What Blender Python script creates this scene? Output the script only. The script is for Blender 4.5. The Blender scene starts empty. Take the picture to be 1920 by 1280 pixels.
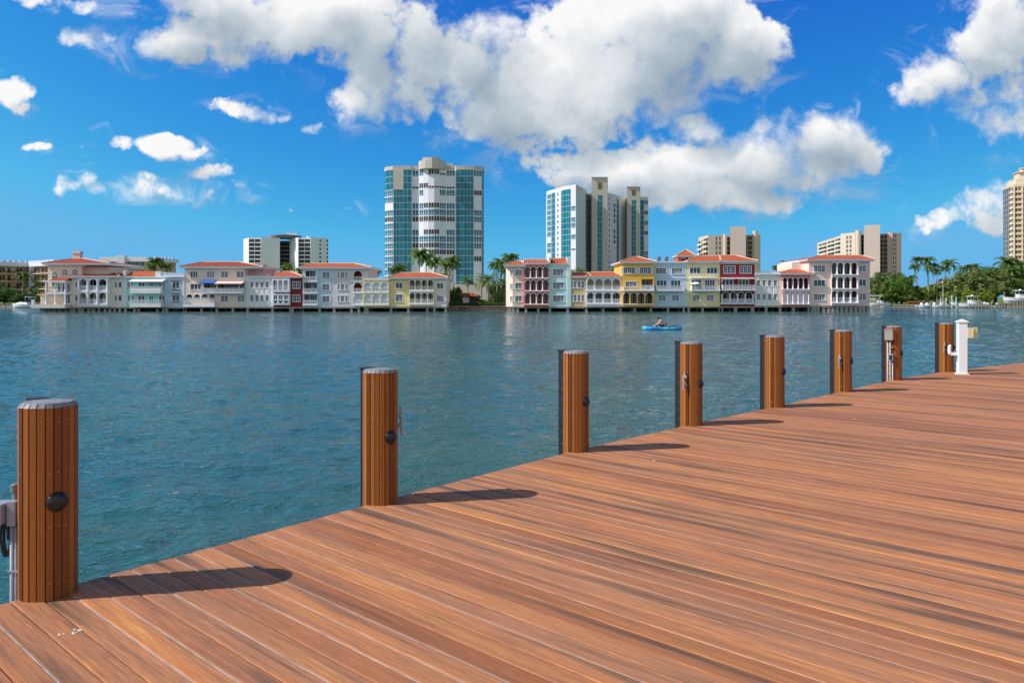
import bpy, math, random
from mathutils import Vector, Matrix, noise as mnoise
R = math.radians
rnd = random.Random(7)
scene = bpy.context.scene
COL = scene.collection

# ------------------------------------------------------------ camera
FPX, HY, CZ = 1480.0, 556.0, 2.95          # focal length and horizon row of the survey, eye height above the water
cam = bpy.data.cameras.new('camera'); camo = bpy.data.objects.new('camera', cam); COL.objects.link(camo)
camo.location = (0, 0, CZ); camo.rotation_euler = (R(90), 0, 0)
cam.sensor_width = 36; cam.lens = 36*FPX/1920; cam.shift_y = (HY-640)/1920
cam.clip_start = .05; cam.clip_end = 20000
scene.camera = camo
scene.render.resolution_x = 1024; scene.render.resolution_y = 682
scene.render.engine = 'CYCLES'

# ------------------------------------------------------------ sun and exposure
SUN_AZ = math.atan2(-.70, -.155)            # from +Y, clockwise
SUN_EL = R(42)
sd = bpy.data.lights.new('sun', 'SUN'); sd.energy = 4.7; sd.angle = R(.5); sd.color = (1, .965, .915)
so = bpy.data.objects.new('sun', sd); COL.objects.link(so)
sdir = Vector((math.sin(SUN_AZ)*math.cos(SUN_EL), math.cos(SUN_AZ)*math.cos(SUN_EL), math.sin(SUN_EL)))
so.rotation_euler = sdir.to_track_quat('Z', 'Y').to_euler(); so.location = sdir*50
scene.view_settings.view_transform = 'Standard'; scene.view_settings.look = 'None'
scene.view_settings.exposure = 0; scene.view_settings.gamma = 1
scene.cycles.max_bounces = 6; scene.cycles.transparent_max_bounces = 12

def lin(c): c /= 255; return c/12.92 if c <= .04045 else ((c+.055)/1.055)**2.4
def S(r, g, b, k=1): return (lin(r)*k, lin(g)*k, lin(b)*k, 1)

# ------------------------------------------------------------ node helper
class NT:
    def __init__(s, t): s.t = t
    def n(s, typ, ins=None, **kw):
        nd = s.t.nodes.new(typ)
        for k, v in kw.items(): setattr(nd, k, v)
        for k, v in (ins or {}).items(): s.set(nd.inputs[k], v)
        return nd
    def set(s, sock, v):
        if isinstance(v, bpy.types.NodeSocket): s.t.links.new(v, sock)
        elif isinstance(v, bpy.types.Node): s.t.links.new(v.outputs[0], sock)
        else: sock.default_value = v
    def m(s, op, a, b=0.0, c=0.0, clamp=False):
        return s.n('ShaderNodeMath', {0: a, 1: b, 2: c}, operation=op, use_clamp=clamp).outputs[0]
    def v(s, op, a, b=(0, 0, 0), c=(0, 0, 0)):
        nd = s.n('ShaderNodeVectorMath', {0: a}, operation=op)
        if op == 'SCALE': s.set(nd.inputs['Scale'], b)
        else:
            s.set(nd.inputs[1], b)
            if op == 'MULTIPLY_ADD': s.set(nd.inputs[2], c)
        return nd.outputs['Value'] if op in ('DOT_PRODUCT', 'LENGTH') else nd.outputs[0]
    def noise(s, vec, scale, detail=4, rough=.5, dist=0, out='Fac'):
        return s.n('ShaderNodeTexNoise', {'Vector': vec, 'Scale': scale, 'Detail': detail, 'Roughness': rough, 'Distortion': dist}).outputs[out]
    def mix(s, f, a, b, mode='MIX'):
        nd = s.n('ShaderNodeMix', data_type='RGBA', blend_type=mode)
        s.set(nd.inputs[0], f); s.set(nd.inputs[6], a); s.set(nd.inputs[7], b); return nd.outputs[2]
    def rng(s, x, a, b, c=0.0, d=1.0, smooth=False):
        return s.n('ShaderNodeMapRange', {0: x, 1: a, 2: b, 3: c, 4: d}, interpolation_type='SMOOTHSTEP' if smooth else 'LINEAR', clamp=True).outputs[0]
    def ramp(s, x, stops):
        nd = s.n('ShaderNodeValToRGB', {0: x}); e = nd.color_ramp.elements
        while len(e) < len(stops): e.new(.5)
        for i, (p, c) in enumerate(stops): e[i].position = p; e[i].color = c
        return nd.outputs[0]

# ------------------------------------------------------------ sky with cumulus clouds (by direction)
# cloud masses: azimuth / elevation tangents, radii, weight
CL = [(340,78,90,48,1),(470,65,120,62,1),(600,40,130,75,1.1),(420,0,150,50,1),(720,60,140,80,1),(700,190,70,52,.8),(770,200,60,45,.8),(120,2,110,14,.55),(750,140,95,90,.9),
(930,100,120,68,1.1),(880,190,80,55,.8),(1000,205,170,78,1.1),(1200,90,190,130,1.3),(1380,85,88,76,1.1),(1120,170,165,84,1.2),(1250,20,130,60,1.1),(900,240,70,38,.9),(960,80,70,60,1),(1010,150,160,90,1.2),
(1050,318,80,36,1),(1170,335,100,50,1.1),(1320,245,62,46,1.1),(1290,320,120,62,1.2),(1420,310,120,66,1.2),(1560,262,105,54,1.15),(1620,285,76,36,.9),(1500,320,120,50,1),(1330,365,150,32,1),(1420,385,110,22,.8),
(1845,95,95,58,.95),(1900,45,80,70,1),(1780,135,85,46,.9),(1715,165,55,40,.8),(1810,200,80,40,.7),(1890,235,85,50,.75),(1910,180,80,50,.7),(1865,390,90,40,.7),(1790,412,76,22,.55),
(22,172,42,26,.75),(40,200,22,14,.6),(462,210,62,25,.85),(540,218,30,9,.5),(165,68,52,20,.6),(205,95,30,10,.4),(222,272,27,15,.7),(310,272,58,22,.85),(350,285,36,13,.7),(385,325,46,22,.8),(330,358,105,22,.9),(400,352,55,14,.6),(285,332,25,11,.5),(165,345,60,15,.7),(115,345,15,20,.5),(72,273,36,11,.6),(150,308,34,9,.5),(630,400,36,8,.5),(655,388,16,8,.4),(588,246,22,13,.5),(535,398,14,7,.5),(145,276,14,10,.45),(178,247,20,7,.4)]
world = bpy.data.worlds.new('World'); scene.world = world; world.use_nodes = True
wt = world.node_tree; wt.nodes.clear()
grp = bpy.data.node_groups.new('cloud_field', 'ShaderNodeTree')
grp.interface.new_socket('P', in_out='INPUT', socket_type='NodeSocketVector')
grp.interface.new_socket('D', in_out='OUTPUT', socket_type='NodeSocketFloat')
grp.interface.new_socket('F', in_out='OUTPUT', socket_type='NodeSocketFloat')
g = NT(grp); gi = grp.nodes.new('NodeGroupInput'); go = grp.nodes.new('NodeGroupOutput')
P = gi.outputs[0]
def n2(t, vec, scale, detail, rough, out='Fac', dist=0):
    return t.n('ShaderNodeTexNoise', {'Vector': vec, 'Scale': scale, 'Detail': detail, 'Roughness': rough, 'Distortion': dist}, noise_dimensions='2D').outputs[out]
wn = n2(g, P, 8, 2, .5, 'Color'); wv = g.v('MULTIPLY_ADD', wn, (.030, .030, 0), (-.015, -.015, 0))
wn2 = n2(g, P, 30, 3, .6, 'Color'); wv2 = g.v('MULTIPLY_ADD', wn2, (.020, .020, 0), (-.010, -.010, 0))
PW = g.v('ADD', g.v('ADD', P, wv), wv2)
F = None
for cx, cy, rx, ry, wgt in CL:
    u, w = (cx-960)/FPX, (HY-cy)/FPX; sc_ = 1.36 if rx > 75 else 1.16; a, b = FPX/(rx*sc_), FPX/(ry*sc_)
    q = g.v('MULTIPLY_ADD', PW, (a, b, 0), (-u*a, -w*b, 0))
    e = g.m('MULTIPLY_ADD', g.v('DOT_PRODUCT', q, q), -wgt, wgt)
    F = e if F is None else g.m('MAXIMUM', F, e)
F = g.m('MAXIMUM', F, -1.0)
f1 = n2(g, P, 12, 9, .64)
vo = g.n('ShaderNodeTexVoronoi', {'Vector': g.v('ADD', P, wv2), 'Scale': 22.0, 'Smoothness': 1.0, 'Detail': 2.0, 'Roughness': .5}, feature='SMOOTH_F1', voronoi_dimensions='2D').outputs[0]
D = g.m('ADD', g.m('MINIMUM', F, 1.15), g.m('MULTIPLY_ADD', f1, 2.2, -1.16))
D = g.m('ADD', D, g.m('MULTIPLY_ADD', vo, -.62, .26))
g.set(go.inputs[0], D); g.set(go.inputs[1], F)
k = NT(wt)
vdir = k.n('ShaderNodeTexCoord').outputs['Generated']
sx = k.n('ShaderNodeSeparateXYZ', {0: vdir})
ay = k.m('MAXIMUM', k.m('ABSOLUTE', sx.outputs[1]), .02)
Pn = k.n('ShaderNodeCombineXYZ', {0: k.m('DIVIDE', sx.outputs[0], ay), 1: k.m('DIVIDE', sx.outputs[2], ay)}).outputs[0]
def cf(vec):
    nd = wt.nodes.new('ShaderNodeGroup'); nd.node_tree = grp; k.set(nd.inputs[0], vec); return nd.outputs
A = cf(Pn); B = cf(k.v('ADD', Pn, (-.016, .030, 0)))
soft = k.rng(n2(k, Pn, 7, 2, .5), .35, .7, .38, 1.05)
alpha = k.rng(A[0], .02, soft, 0, 1, True)
wisp = n2(k, k.v('MULTIPLY', Pn, (1, 1.6, 0)), 11, 7, .68, 'Fac', .6)
alpha = k.m('MAXIMUM', alpha, k.m('MULTIPLY', k.rng(A[1], -.85, .25, 0, 1, True), k.rng(wisp, .50, .74, 0, .40, True)))
alpha = k.m('MULTIPLY', alpha, k.rng(sx.outputs[2], .0, .03))
back = k.m('MULTIPLY', k.rng(sx.outputs[1], -.05, -.35), k.m('MULTIPLY', k.rng(sx.outputs[2], .0, .04), k.rng(sx.outputs[2], .85, .5)))      # unseen clouds added behind the viewer to brighten and whiten the facades
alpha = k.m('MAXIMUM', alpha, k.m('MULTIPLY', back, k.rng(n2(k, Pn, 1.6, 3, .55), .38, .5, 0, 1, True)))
lit = k.m('MULTIPLY_ADD', k.m('SUBTRACT', A[0], B[0]), .21, .72)
lit = k.m('ADD', lit, k.m('MULTIPLY', k.m('SUBTRACT', A[1], B[1]), .50))
big = n2(k, Pn, 3.2, 3, .5)
core = k.rng(A[1], .15, .9)
lit = k.m('SUBTRACT', lit, k.m('MULTIPLY', core, k.rng(big, .38, .60, .04, .52)))
ccol = k.ramp(lit, [(0, S(150, 168, 186)), (.3, S(176, 190, 202)), (.6, S(212, 219, 225)), (1, S(250, 250, 250))])
sdv = k.v('NORMALIZE', k.v('MULTIPLY_ADD', vdir, (1, 1, .8), (0, 0, .16)))
sky = k.n('ShaderNodeTexSky', {0: sdv}, sky_type='NISHITA', sun_disc=False, sun_elevation=SUN_EL, sun_rotation=SUN_AZ % (2*math.pi), altitude=0, air_density=1.0, dust_density=.3, ozone_density=2.5)
# deep polarised blue: per-channel contrast of the sky texture
ss = k.n('ShaderNodeSeparateXYZ', {0: sky})
def chan(i, a, p, mxv): return k.m('MINIMUM', k.m('MULTIPLY', k.m('POWER', k.m('MULTIPLY', ss.outputs[i], .1), p), a*10), mxv*10)
skn = k.v('MULTIPLY', sky, (1.0, 1.0, .92))
skc = k.n('ShaderNodeCombineXYZ', {0: k.m('ADD', chan(0, 150, 4.8, .13), .12), 1: chan(1, 4.3, 2.02, .47), 2: chan(2, 1.256, .67, .82)}).outputs[0]
skc = k.mix(k.m('MAXIMUM', k.rng(sx.outputs[2], .55, .8), k.rng(sx.outputs[1], .30, .0)), skc, skn)
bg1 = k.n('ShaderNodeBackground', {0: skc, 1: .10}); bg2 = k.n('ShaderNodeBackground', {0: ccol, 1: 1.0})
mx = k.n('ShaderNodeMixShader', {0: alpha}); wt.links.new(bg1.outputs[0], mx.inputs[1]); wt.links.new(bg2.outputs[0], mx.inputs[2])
wo = k.n('ShaderNodeOutputWorld', {0: mx})
world.cycles.sampling_method = 'MANUAL'; world.cycles.sample_map_resolution = 512

# ------------------------------------------------------------ materials
MATS = {}
def mat(name, col, rough=.6, metal=0, spec=.5, var=.0, vs=2.0, bump=0, bs=20.0, ior=None):
    if name in MATS: return MATS[name]
    m = bpy.data.materials.new(name); m.use_nodes = True; t = m.node_tree; b = t.nodes['Principled BSDF']; q = NT(t)
    b.inputs['Base Color'].default_value = col; b.inputs['Roughness'].default_value = rough
    b.inputs['Metallic'].default_value = metal; b.inputs['Specular IOR Level'].default_value = spec
    if ior: b.inputs['IOR'].default_value = ior
    if var:
        oc = q.n('ShaderNodeTexCoord').outputs['Object']
        f = q.noise(oc, vs, 5, .6); f = q.rng(f, .3, .7, 1-var, 1+var*.6)
        q.set(b.inputs['Base Color'], q.v('SCALE', col[:3], f))
    if bump:
        oc = q.n('ShaderNodeTexCoord').outputs['Object']
        q.set(b.inputs['Normal'], q.n('ShaderNodeBump', {'Height': q.noise(oc, bs, 4, .6), 'Distance': bump, 'Strength': 1.0}).outputs[0])
    MATS[name] = m; return m
def pb(m): return NT(m.node_tree), m.node_tree.nodes['Principled BSDF']

# ------------------------------------------------------------ mesh builder
WLOC = {}
class MB:
    def __init__(s): s.v = []; s.f = []; s.mi = []
    def add(s, vs, fs, m=0):
        n = len(s.v); s.v += [tuple(p) for p in vs]; s.f += [tuple(i+n for i in f) for f in fs]; s.mi += [m]*len(fs)
    def quad(s, a, b, c, d, m=0): s.add([a, b, c, d], [(0, 1, 2, 3)], m)
    def box(s, x0, x1, y0, y1, z0, z1, m=0):
        s.add([(x0,y0,z0),(x1,y0,z0),(x1,y1,z0),(x0,y1,z0),(x0,y0,z1),(x1,y0,z1),(x1,y1,z1),(x0,y1,z1)],
              [(0,3,2,1),(4,5,6,7),(0,1,5,4),(1,2,6,5),(2,3,7,6),(3,0,4,7)], m)
    def fbox(s, fr, u0, u1, z0, z1, o0, o1, m=0):       # box in a facade frame; o = distance out of the wall
        w = fr.w; a, b = min(o0, o1), max(o0, o1)
        s.add([w(u0,z0,b),w(u1,z0,b),w(u1,z0,a),w(u0,z0,a),w(u0,z1,b),w(u1,z1,b),w(u1,z1,a),w(u0,z1,a)],
              [(0,3,2,1),(4,5,6,7),(0,1,5,4),(1,2,6,5),(2,3,7,6),(3,0,4,7)], m)
    def prism(s, poly, z0, z1, m=0, mt=None):           # poly counter-clockwise seen from above
        n = len(poly); vs = [(p[0], p[1], z0) for p in poly]+[(p[0], p[1], z1) for p in poly]
        s.add(vs, [(i, (i+1) % n, n+(i+1) % n, n+i) for i in range(n)], m)
        s.add(vs, [tuple(range(n-1, -1, -1)), tuple(range(n, 2*n))], m if mt is None else mt)
    def lathe(s, c, prof, n=16, m=0, axis=None):        # prof: (r, h)
        M = Matrix.Identity(3) if axis is None else Vector(axis).to_track_quat('Z', 'Y').to_matrix()
        c = Vector(c); vs = []
        for r, h in prof:
            for i in range(n):
                a = 2*math.pi*i/n; vs.append(c+M @ Vector((r*math.cos(a), r*math.sin(a), h)))
        fs = [(j*n+i, j*n+(i+1) % n, (j+1)*n+(i+1) % n, (j+1)*n+i) for j in range(len(prof)-1) for i in range(n)]
        fs += [tuple(range(n-1, -1, -1)), tuple((len(prof)-1)*n+i for i in range(n))]
        s.add(vs, fs, m)
    def tube(s, pts, r, n=8, m=0):
        pts = [Vector(p) for p in pts]; rs = r if isinstance(r, (list, tuple)) else [r]*len(pts)
        vs = []; up = None
        for i, p in enumerate(pts):
            d = (pts[min(i+1, len(pts)-1)]-pts[max(i-1, 0)]).normalized()
            if up is None: up = Vector((0, 0, 1)) if abs(d.z) < .9 else Vector((1, 0, 0))
            x = d.cross(up).normalized(); y = x.cross(d).normalized(); up = y
            for j in range(n):
                a = 2*math.pi*j/n; vs.append(p+(x*math.cos(a)+y*math.sin(a))*rs[i])
        fs = [(j*n+i, (j+1)*n+i, (j+1)*n+(i+1) % n, j*n+(i+1) % n) for j in range(len(pts)-1) for i in range(n)]
        fs += [tuple(range(n)), tuple((len(pts)-1)*n+i for i in range(n-1, -1, -1))]
        s.add(vs, fs, m)
    def build(s, name, mats, parent=None, smooth=False, origin=None, bevel=0, keep=False):
        if not s.v: return None
        if not isinstance(mats, (list, tuple)): mats = [mats]
        pw = WLOC.get(parent.name, Vector((0, 0, 0))) if parent else Vector((0, 0, 0))
        if keep: c = pw.copy()
        elif origin is not None: c = Vector(origin)
        else:
            lo = [min(p[i] for p in s.v) for i in range(3)]; hi = [max(p[i] for p in s.v) for i in range(3)]
            c = Vector(((lo[0]+hi[0])/2, (lo[1]+hi[1])/2, lo[2]))
        me = bpy.data.meshes.new(name)
        me.from_pydata([(p[0]-c.x, p[1]-c.y, p[2]-c.z) for p in s.v], [], s.f)
        for m in mats: me.materials.append(m)
        me.polygons.foreach_set('material_index', s.mi)
        if smooth: me.polygons.foreach_set('use_smooth', [True]*len(s.f))
        me.update()
        o = bpy.data.objects.new(name, me); COL.objects.link(o)
        o.location = c-pw; WLOC[o.name] = c
        if parent: o.parent = parent
        if bevel:
            bm = o.modifiers.new('bevel', 'BEVEL'); bm.width = bevel; bm.segments = 2; bm.limit_method = 'ANGLE'
        return o
def tag(o, label=None, cat=None, group=None, kind=None):
    if label: o['label'] = label
    if cat: o['category'] = cat
    if group: o['group'] = group
    if kind: o['kind'] = kind
    return o
def empty(name, loc, label, cat, group=None):
    o = bpy.data.objects.new(name, None); COL.objects.link(o); o.location = loc; o.empty_display_size = .5
    WLOC[o.name] = Vector(loc); return tag(o, label, cat, group)
def copy_tree(o, parent=None):
    c = o.copy(); COL.objects.link(c)
    if parent: c.parent = parent
    for ch in list(o.children): copy_tree(ch, c)
    return c
class Fr:                                               # a vertical facade frame: u along, z up, o outward
    def __init__(s, p0, p1=None):
        s.p = Vector(p0); s.d = Vector((1, 0)) if p1 is None else (Vector(p1)-Vector(p0)).normalized()
        s.len = 0 if p1 is None else (Vector(p1)-Vector(p0)).length
        s.n = Vector((s.d.y, -s.d.x))
    def w(s, u, z, o=0): return (s.p.x+u*s.d.x+o*s.n.x, s.p.y+u*s.d.y+o*s.n.y, z)
    def U(s, px):
        r = (px-960)/FPX; return (r*s.p.y-s.p.x)/(s.d.x-r*s.d.y)
    def Z(s, py, u=0): return CZ-(py-HY)/FPX*(s.p.y+u*s.d.y)
def at(px, Y, py=None): return ((px-960)/FPX*Y, Y) if py is None else ((px-960)/FPX*Y, Y, CZ-(py-HY)/FPX*Y)

# ------------------------------------------------------------ water
m = mat('water', (.008, .085, .095, 1), .04, spec=.5); m_water = m
q, b = pb(m); b.inputs['IOR'].default_value = 1.37
geo = q.n('ShaderNodeNewGeometry').outputs['Position']
rot = q.n('ShaderNodeMapping', {'Vector': geo, 'Rotation': (0, 0, R(20)), 'Scale': (1, 1.3, 1)}).outputs[0]
h1 = q.noise(rot, .55, 3, .55, .3); h2 = q.noise(rot, 2.6, 4, .6, .5); h3 = q.noise(rot, 8.0, 3, .6)
patch = q.noise(geo, .03, 3, .5)
amp = q.rng(patch, .35, .65, .65, 1.25)
hh = q.m('ADD', q.m('MULTIPLY', h1, .10), q.m('MULTIPLY', h2, .10)); hh = q.m('ADD', hh, q.m('MULTIPLY', h3, .045))
hh = q.m('MULTIPLY', hh, amp)
q.set(b.inputs['Normal'], q.n('ShaderNodeBump', {'Height': hh, 'Distance': 1.0, 'Strength': 1.0}).outputs[0])
wc = q.mix(q.rng(q.noise(geo, .12, 3, .5), .35, .7), (.014, .082, .088, 1), (.034, .108, .074, 1)); q.set(b.inputs['Base Color'], wc)
import numpy as np
def wave_surface(nr=1050, nc=820, y0=2.6, y1=212.0, us=1.25):
    """real wind waves: a sum of travelling sines on a grid that is finer near the boardwalk"""
    rs = np.random.RandomState(4); N = 96; RMS = .095
    Y = y0*(y1/y0)**(np.arange(nr)/(nr-1)); U = np.linspace(-us, us, nc); X = U[None, :]*(Y[:, None]+2.0); YY = np.repeat(Y[:, None], nc, 1)
    sp_ = np.maximum(Y*math.log(y1/y0)/(nr-1), (Y+2)*2*us/(nc-1)); H_ = np.zeros_like(X)
    lam = np.exp(rs.uniform(math.log(.20), math.log(2.9), N)); th = rs.normal(R(248), R(46), N); ph = rs.uniform(0, 6.28, N)
    gust = .8+.35*np.sin(X*.05+YY*.021+1)*np.sin(YY*.043-X*.017+.5)+.15*np.sin(X*.19+YY*.11)
    for l, t, p in zip(lam, th, ph):
        a_ = RMS*math.sqrt(2/N)*l/(2*math.pi)*(1.0 if l < 1.2 else .75); k_ = 2*math.pi/l
        fade = np.clip((l/sp_-2.0)/2.0, 0, 1)[:, None]
        if fade.max() <= 0: continue
        q_ = k_*(X*math.cos(t)+YY*math.sin(t))+p; H_ += a_*fade*(np.sin(q_)+.18*np.cos(2*q_))
    H_ *= gust; H_ *= np.clip((y1-YY)/8, 0, 1)
    co = np.stack([X, YY, H_], -1).reshape(-1, 3)
    co = np.concatenate([co, [[-4000, -60, -.35], [4000, -60, -.35], [4000, 5000, -.35], [-4000, 5000, -.35]]])
    i = (np.arange(nr-1)[:, None]*nc+np.arange(nc-1)[None, :]).reshape(-1); f = np.stack([i, i+1, i+nc+1, i+nc], -1); n0 = nr*nc
    f = np.concatenate([f, [[n0, n0+1, n0+2, n0+3]]]); me = bpy.data.meshes.new('water')
    me.vertices.add(len(co)); me.vertices.foreach_set('co', co.astype(np.float32).ravel())
    me.loops.add(len(f)*4); me.loops.foreach_set('vertex_index', f.astype(np.int32).ravel())
    me.polygons.add(len(f)); me.polygons.foreach_set('loop_start', np.arange(len(f), dtype=np.int32)*4); me.polygons.foreach_set('use_smooth', np.ones(len(f), dtype=bool))
    me.update(); me.validate(); me.materials.append(m_water)
    o = bpy.data.objects.new('water', me); COL.objects.link(o); return o
tag(wave_surface(), kind='structure')

# ------------------------------------------------------------ deck
DZ = 1.2; ang = math.atan2(-.677, .736); cp, sp = .736, -.677
def loc2(x, y): return (x*cp+y*sp, x*.677+y*.736)        # world -> (p, r)
EDGE = [(-9, -3.4), (-2.743-.03, 4.67), (-1.127, 6.755), (.73, 9.0), (2.456, 10.82), (4.179, 12.56), (6.138, 14.63), (8.06, 16.66), (10.2, 18.53), (13.55, 20.89), (30, 31)]
EL = sorted([tuple(reversed(loc2(x, y))) for x, y in EDGE])
def edge_p(r):
    for (r0, p0), (r1, p1) in zip(EL, EL[1:]):
        if r0 <= r <= r1: return p0+(p1-p0)*(r-r0)/(r1-r0)
    return EL[-1][1] if r > EL[-1][0] else EL[0][1]
PITCH = .1385
m = mat('deck_board', (.4, .2, .1, 1), .5); m_deck = m
q, b = pb(m)
oc = q.n('ShaderNodeTexCoord').outputs['Object']; sx = q.n('ShaderNodeSeparateXYZ', {0: oc})
idx = q.m('FLOOR', q.m('DIVIDE', sx.outputs[1], PITCH))
wn = q.n('ShaderNodeTexWhiteNoise', {'W': idx}, noise_dimensions='1D'); rv = wn.outputs[0]
wn2 = q.n('ShaderNodeTexWhiteNoise', {'W': q.m('ADD', idx, 311.3)}, noise_dimensions='1D').outputs[0]
off = q.m('MULTIPLY', rv, 57.0)
vec = q.n('ShaderNodeCombineXYZ', {0: q.m('ADD', q.m('MULTIPLY', sx.outputs[0], .42), off), 1: q.m('MULTIPLY', sx.outputs[1], 6.5), 2: off}).outputs[0]
st = q.noise(vec, 1.0, 3, .55, .35)
vec2 = q.n('ShaderNodeCombineXYZ', {0: q.m('ADD', q.m('MULTIPLY', sx.outputs[0], 1.6), off), 1: q.m('MULTIPLY', sx.outputs[1], 60.0), 2: off}).outputs[0]
gr = q.noise(vec2, 1.3, 5, .65, .6)
vec3 = q.n('ShaderNodeCombineXYZ', {0: q.m('ADD', q.m('MULTIPLY', sx.outputs[0], 9.0), off), 1: q.m('MULTIPLY', sx.outputs[1], 260.0), 2: off}).outputs[0]
fine = q.noise(vec3, 1.0, 3, .6)
base = q.ramp(q.rng(st, .28, .72), [(0, S(112, 84, 68)), (.2, S(152, 106, 78)), (.42, S(198, 130, 90)), (.7, S(210, 134, 86)), (1, S(228, 154, 92))])
tint = q.ramp(wn2, [(0, (.68, .60, .56, 1)), (.16, (.80, .74, .72, 1)), (.34, (.92, .94, .98, 1)), (.5, (.98, .90, .84, 1)), (.66, (1, 1.02, 1.04, 1)), (.82, (1.05, .98, .86, 1)), (1, (1.16, 1.14, .92, 1))])
c = q.mix(1.0, base, tint, 'MULTIPLY')
wave = q.n('ShaderNodeTexWave', {'Vector': q.n('ShaderNodeCombineXYZ', {0: q.m('ADD', q.m('MULTIPLY', sx.outputs[0], .55), off), 1: q.m('MULTIPLY', sx.outputs[1], 9.0), 2: 0.0}).outputs[0], 'Scale': 2.2, 'Distortion': 7.0, 'Detail': 3.0, 'Detail Scale': 1.2}, bands_direction='Y').outputs[1]
c = q.mix(q.m('MULTIPLY', q.rng(wave, .55, 1.0), q.rng(rv, .35, .9, .04, .28)), c, S(118, 70, 52))
bl = q.noise(q.n('ShaderNodeCombineXYZ', {0: q.m('ADD', q.m('MULTIPLY', sx.outputs[0], .8), off), 1: q.m('MULTIPLY', sx.outputs[1], 14.0), 2: q.m('ADD', off, 9.0)}).outputs[0], 1.0, 3, .5, .4)
c = q.mix(q.rng(bl, .56, .72, 0, .48), c, S(118, 92, 78))
c = q.mix(q.rng(gr, .42, .75, 0, .5), c, S(116, 76, 56)); c = q.mix(q.rng(gr, .25, .42, .22, 0), c, S(232, 160, 112))
c = q.v('SCALE', c, q.rng(fine, .25, .75, .64, 1.10))
c = q.v('MULTIPLY', c, (.97, 1.075, 1.17))
q.set(b.inputs['Base Color'], c); q.set(b.inputs['Roughness'], q.rng(gr, .3, .7, .55, .72))
b.inputs['Specular IOR Level'].default_value = .22
q.set(b.inputs['Normal'], q.n('ShaderNodeBump', {'Height': q.m('ADD', fine, q.m('MULTIPLY', gr, .8)), 'Distance': .0012, 'Strength': .8}).outputs[0])
m_fill = mat('joint_filler', S(176, 176, 176), .7, var=.35, vs=9)
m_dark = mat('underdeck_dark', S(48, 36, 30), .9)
m_conc = mat('concrete', S(178, 170, 158), .85, var=.18, vs=1.2, bump=.01, bs=8)
d = MB(); NR0, NR1 = -70, 290; GAP = .0075; PEND = 11.0
rr = random.Random(3)
for i in range(NR0, NR1):
    a = i*PITCH+GAP/2; e = (i+1)*PITCH-GAP/2; pa, pe = edge_p(a), edge_p(e)
    z = DZ+rr.uniform(-.0008, .0008); bv = .0045
    prof = [(a, z-.024), (a, z-bv), (a+bv*.4, z-bv*.4), (a+bv*1.3, z), (e-bv*1.3, z), (e-bv*.4, z-bv*.4), (e, z-bv), (e, z-.024)]
    vs = []
    for yy, zz in prof: vs.append((pa+(pe-pa)*(yy-a)/(e-a), yy, zz))
    for yy, zz in prof: vs.append((PEND, yy, zz))
    n = len(prof)
    fs = [(j, j+1, n+j+1, n+j) for j in range(n-1)]
    fs += [tuple(range(n-1, -1, -1)), tuple(range(n, 2*n)), (0, n, 2*n-1, n-1)]
    fs = [tuple(reversed(f)) for f in fs]
    d.add(vs, fs, 0)
    if rr.random() < .38: d.box(pe+.03, PEND-.1, e+.0004, e+GAP-.0004, z-.02, z-.0042, 1)
dk = MB.build(d, 'deck', [m_deck, m_fill], origin=(0, 0, 0)); dk.rotation_euler = (0, 0, ang); tag(dk, kind='structure')
# joists, fascia and seawall under the boards
j = MB()
for i in range(len(EL)-1):
    (r0, p0), (r1, p1) = EL[i], EL[i+1]
    r0 = max(r0, NR0*PITCH); r1 = min(r1, NR1*PITCH)
    if r1 <= r0: continue
    a, b2 = edge_p(r0)+.012, edge_p(r1)+.012
    j.add([(a, r0, DZ-.2), (b2, r1, DZ-.2), (b2, r1, DZ-.026), (a, r0, DZ-.026), (a+.04, r0, DZ-.2), (b2+.04, r1, DZ-.2), (b2+.04, r1, DZ-.026), (a+.04, r0, DZ-.026)],
          [(0, 3, 2, 1), (4, 5, 6, 7), (3, 7, 6, 2), (0, 1, 5, 4)], 0)
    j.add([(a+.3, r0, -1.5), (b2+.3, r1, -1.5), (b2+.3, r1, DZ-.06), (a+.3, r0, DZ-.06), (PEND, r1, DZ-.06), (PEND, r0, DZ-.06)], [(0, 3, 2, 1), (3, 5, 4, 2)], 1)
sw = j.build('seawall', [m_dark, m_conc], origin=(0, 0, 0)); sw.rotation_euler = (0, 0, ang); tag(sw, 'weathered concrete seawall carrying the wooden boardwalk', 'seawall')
b_ = MB(); b_.box(PEND-.05, PEND+400, -300, 400, -1, DZ-.03)
o = b_.build('ground', mat('paving_ground', S(170, 165, 155), .9, var=.1), origin=(0, 0, 0)); o.rotation_euler = (0, 0, ang); tag(o, kind='structure')
m_drop = mat('dropping_white', S(235, 232, 225), .8)
s_ = MB()
for px, py, n in [(132, 1186, 7), (485, 770, 2), (905/4+1400, 580+672/4, 2), (1135/4+1400, 580+578/4, 3), (1260/4+1400, 580+543/4, 2), (1020+1160/5.566, 640+1240/5.566, 2), (1600, 785, 2)]:
    if py < 650 or px == 485: continue
    Y = FPX*1.75/(py-HY); X = (px-960)/FPX*Y
    for kk in range(n):
        x = X+rr.gauss(0, .012*n**.5); y = Y+rr.gauss(0, .008*n**.5); rad = rr.uniform(.004, .011)
        nn = 9; ring = [(x+rad*math.cos(6.283*t/nn)*rr.uniform(.7, 1.3), y+rad*math.sin(6.283*t/nn)*rr.uniform(.7, 1.3), DZ+.0035) for t in range(nn)]
        s_.add(ring+[(px_, py_, DZ+.0005) for px_, py_, _ in ring], [tuple(range(nn))]+[(t, nn+t, nn+(t+1) % nn, (t+1) % nn) for t in range(nn)])
so_ = s_.build('bird_dropping', m_drop); tag(so_, 'white bird droppings dried on the deck boards', 'bird droppings', kind='stuff')

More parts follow.
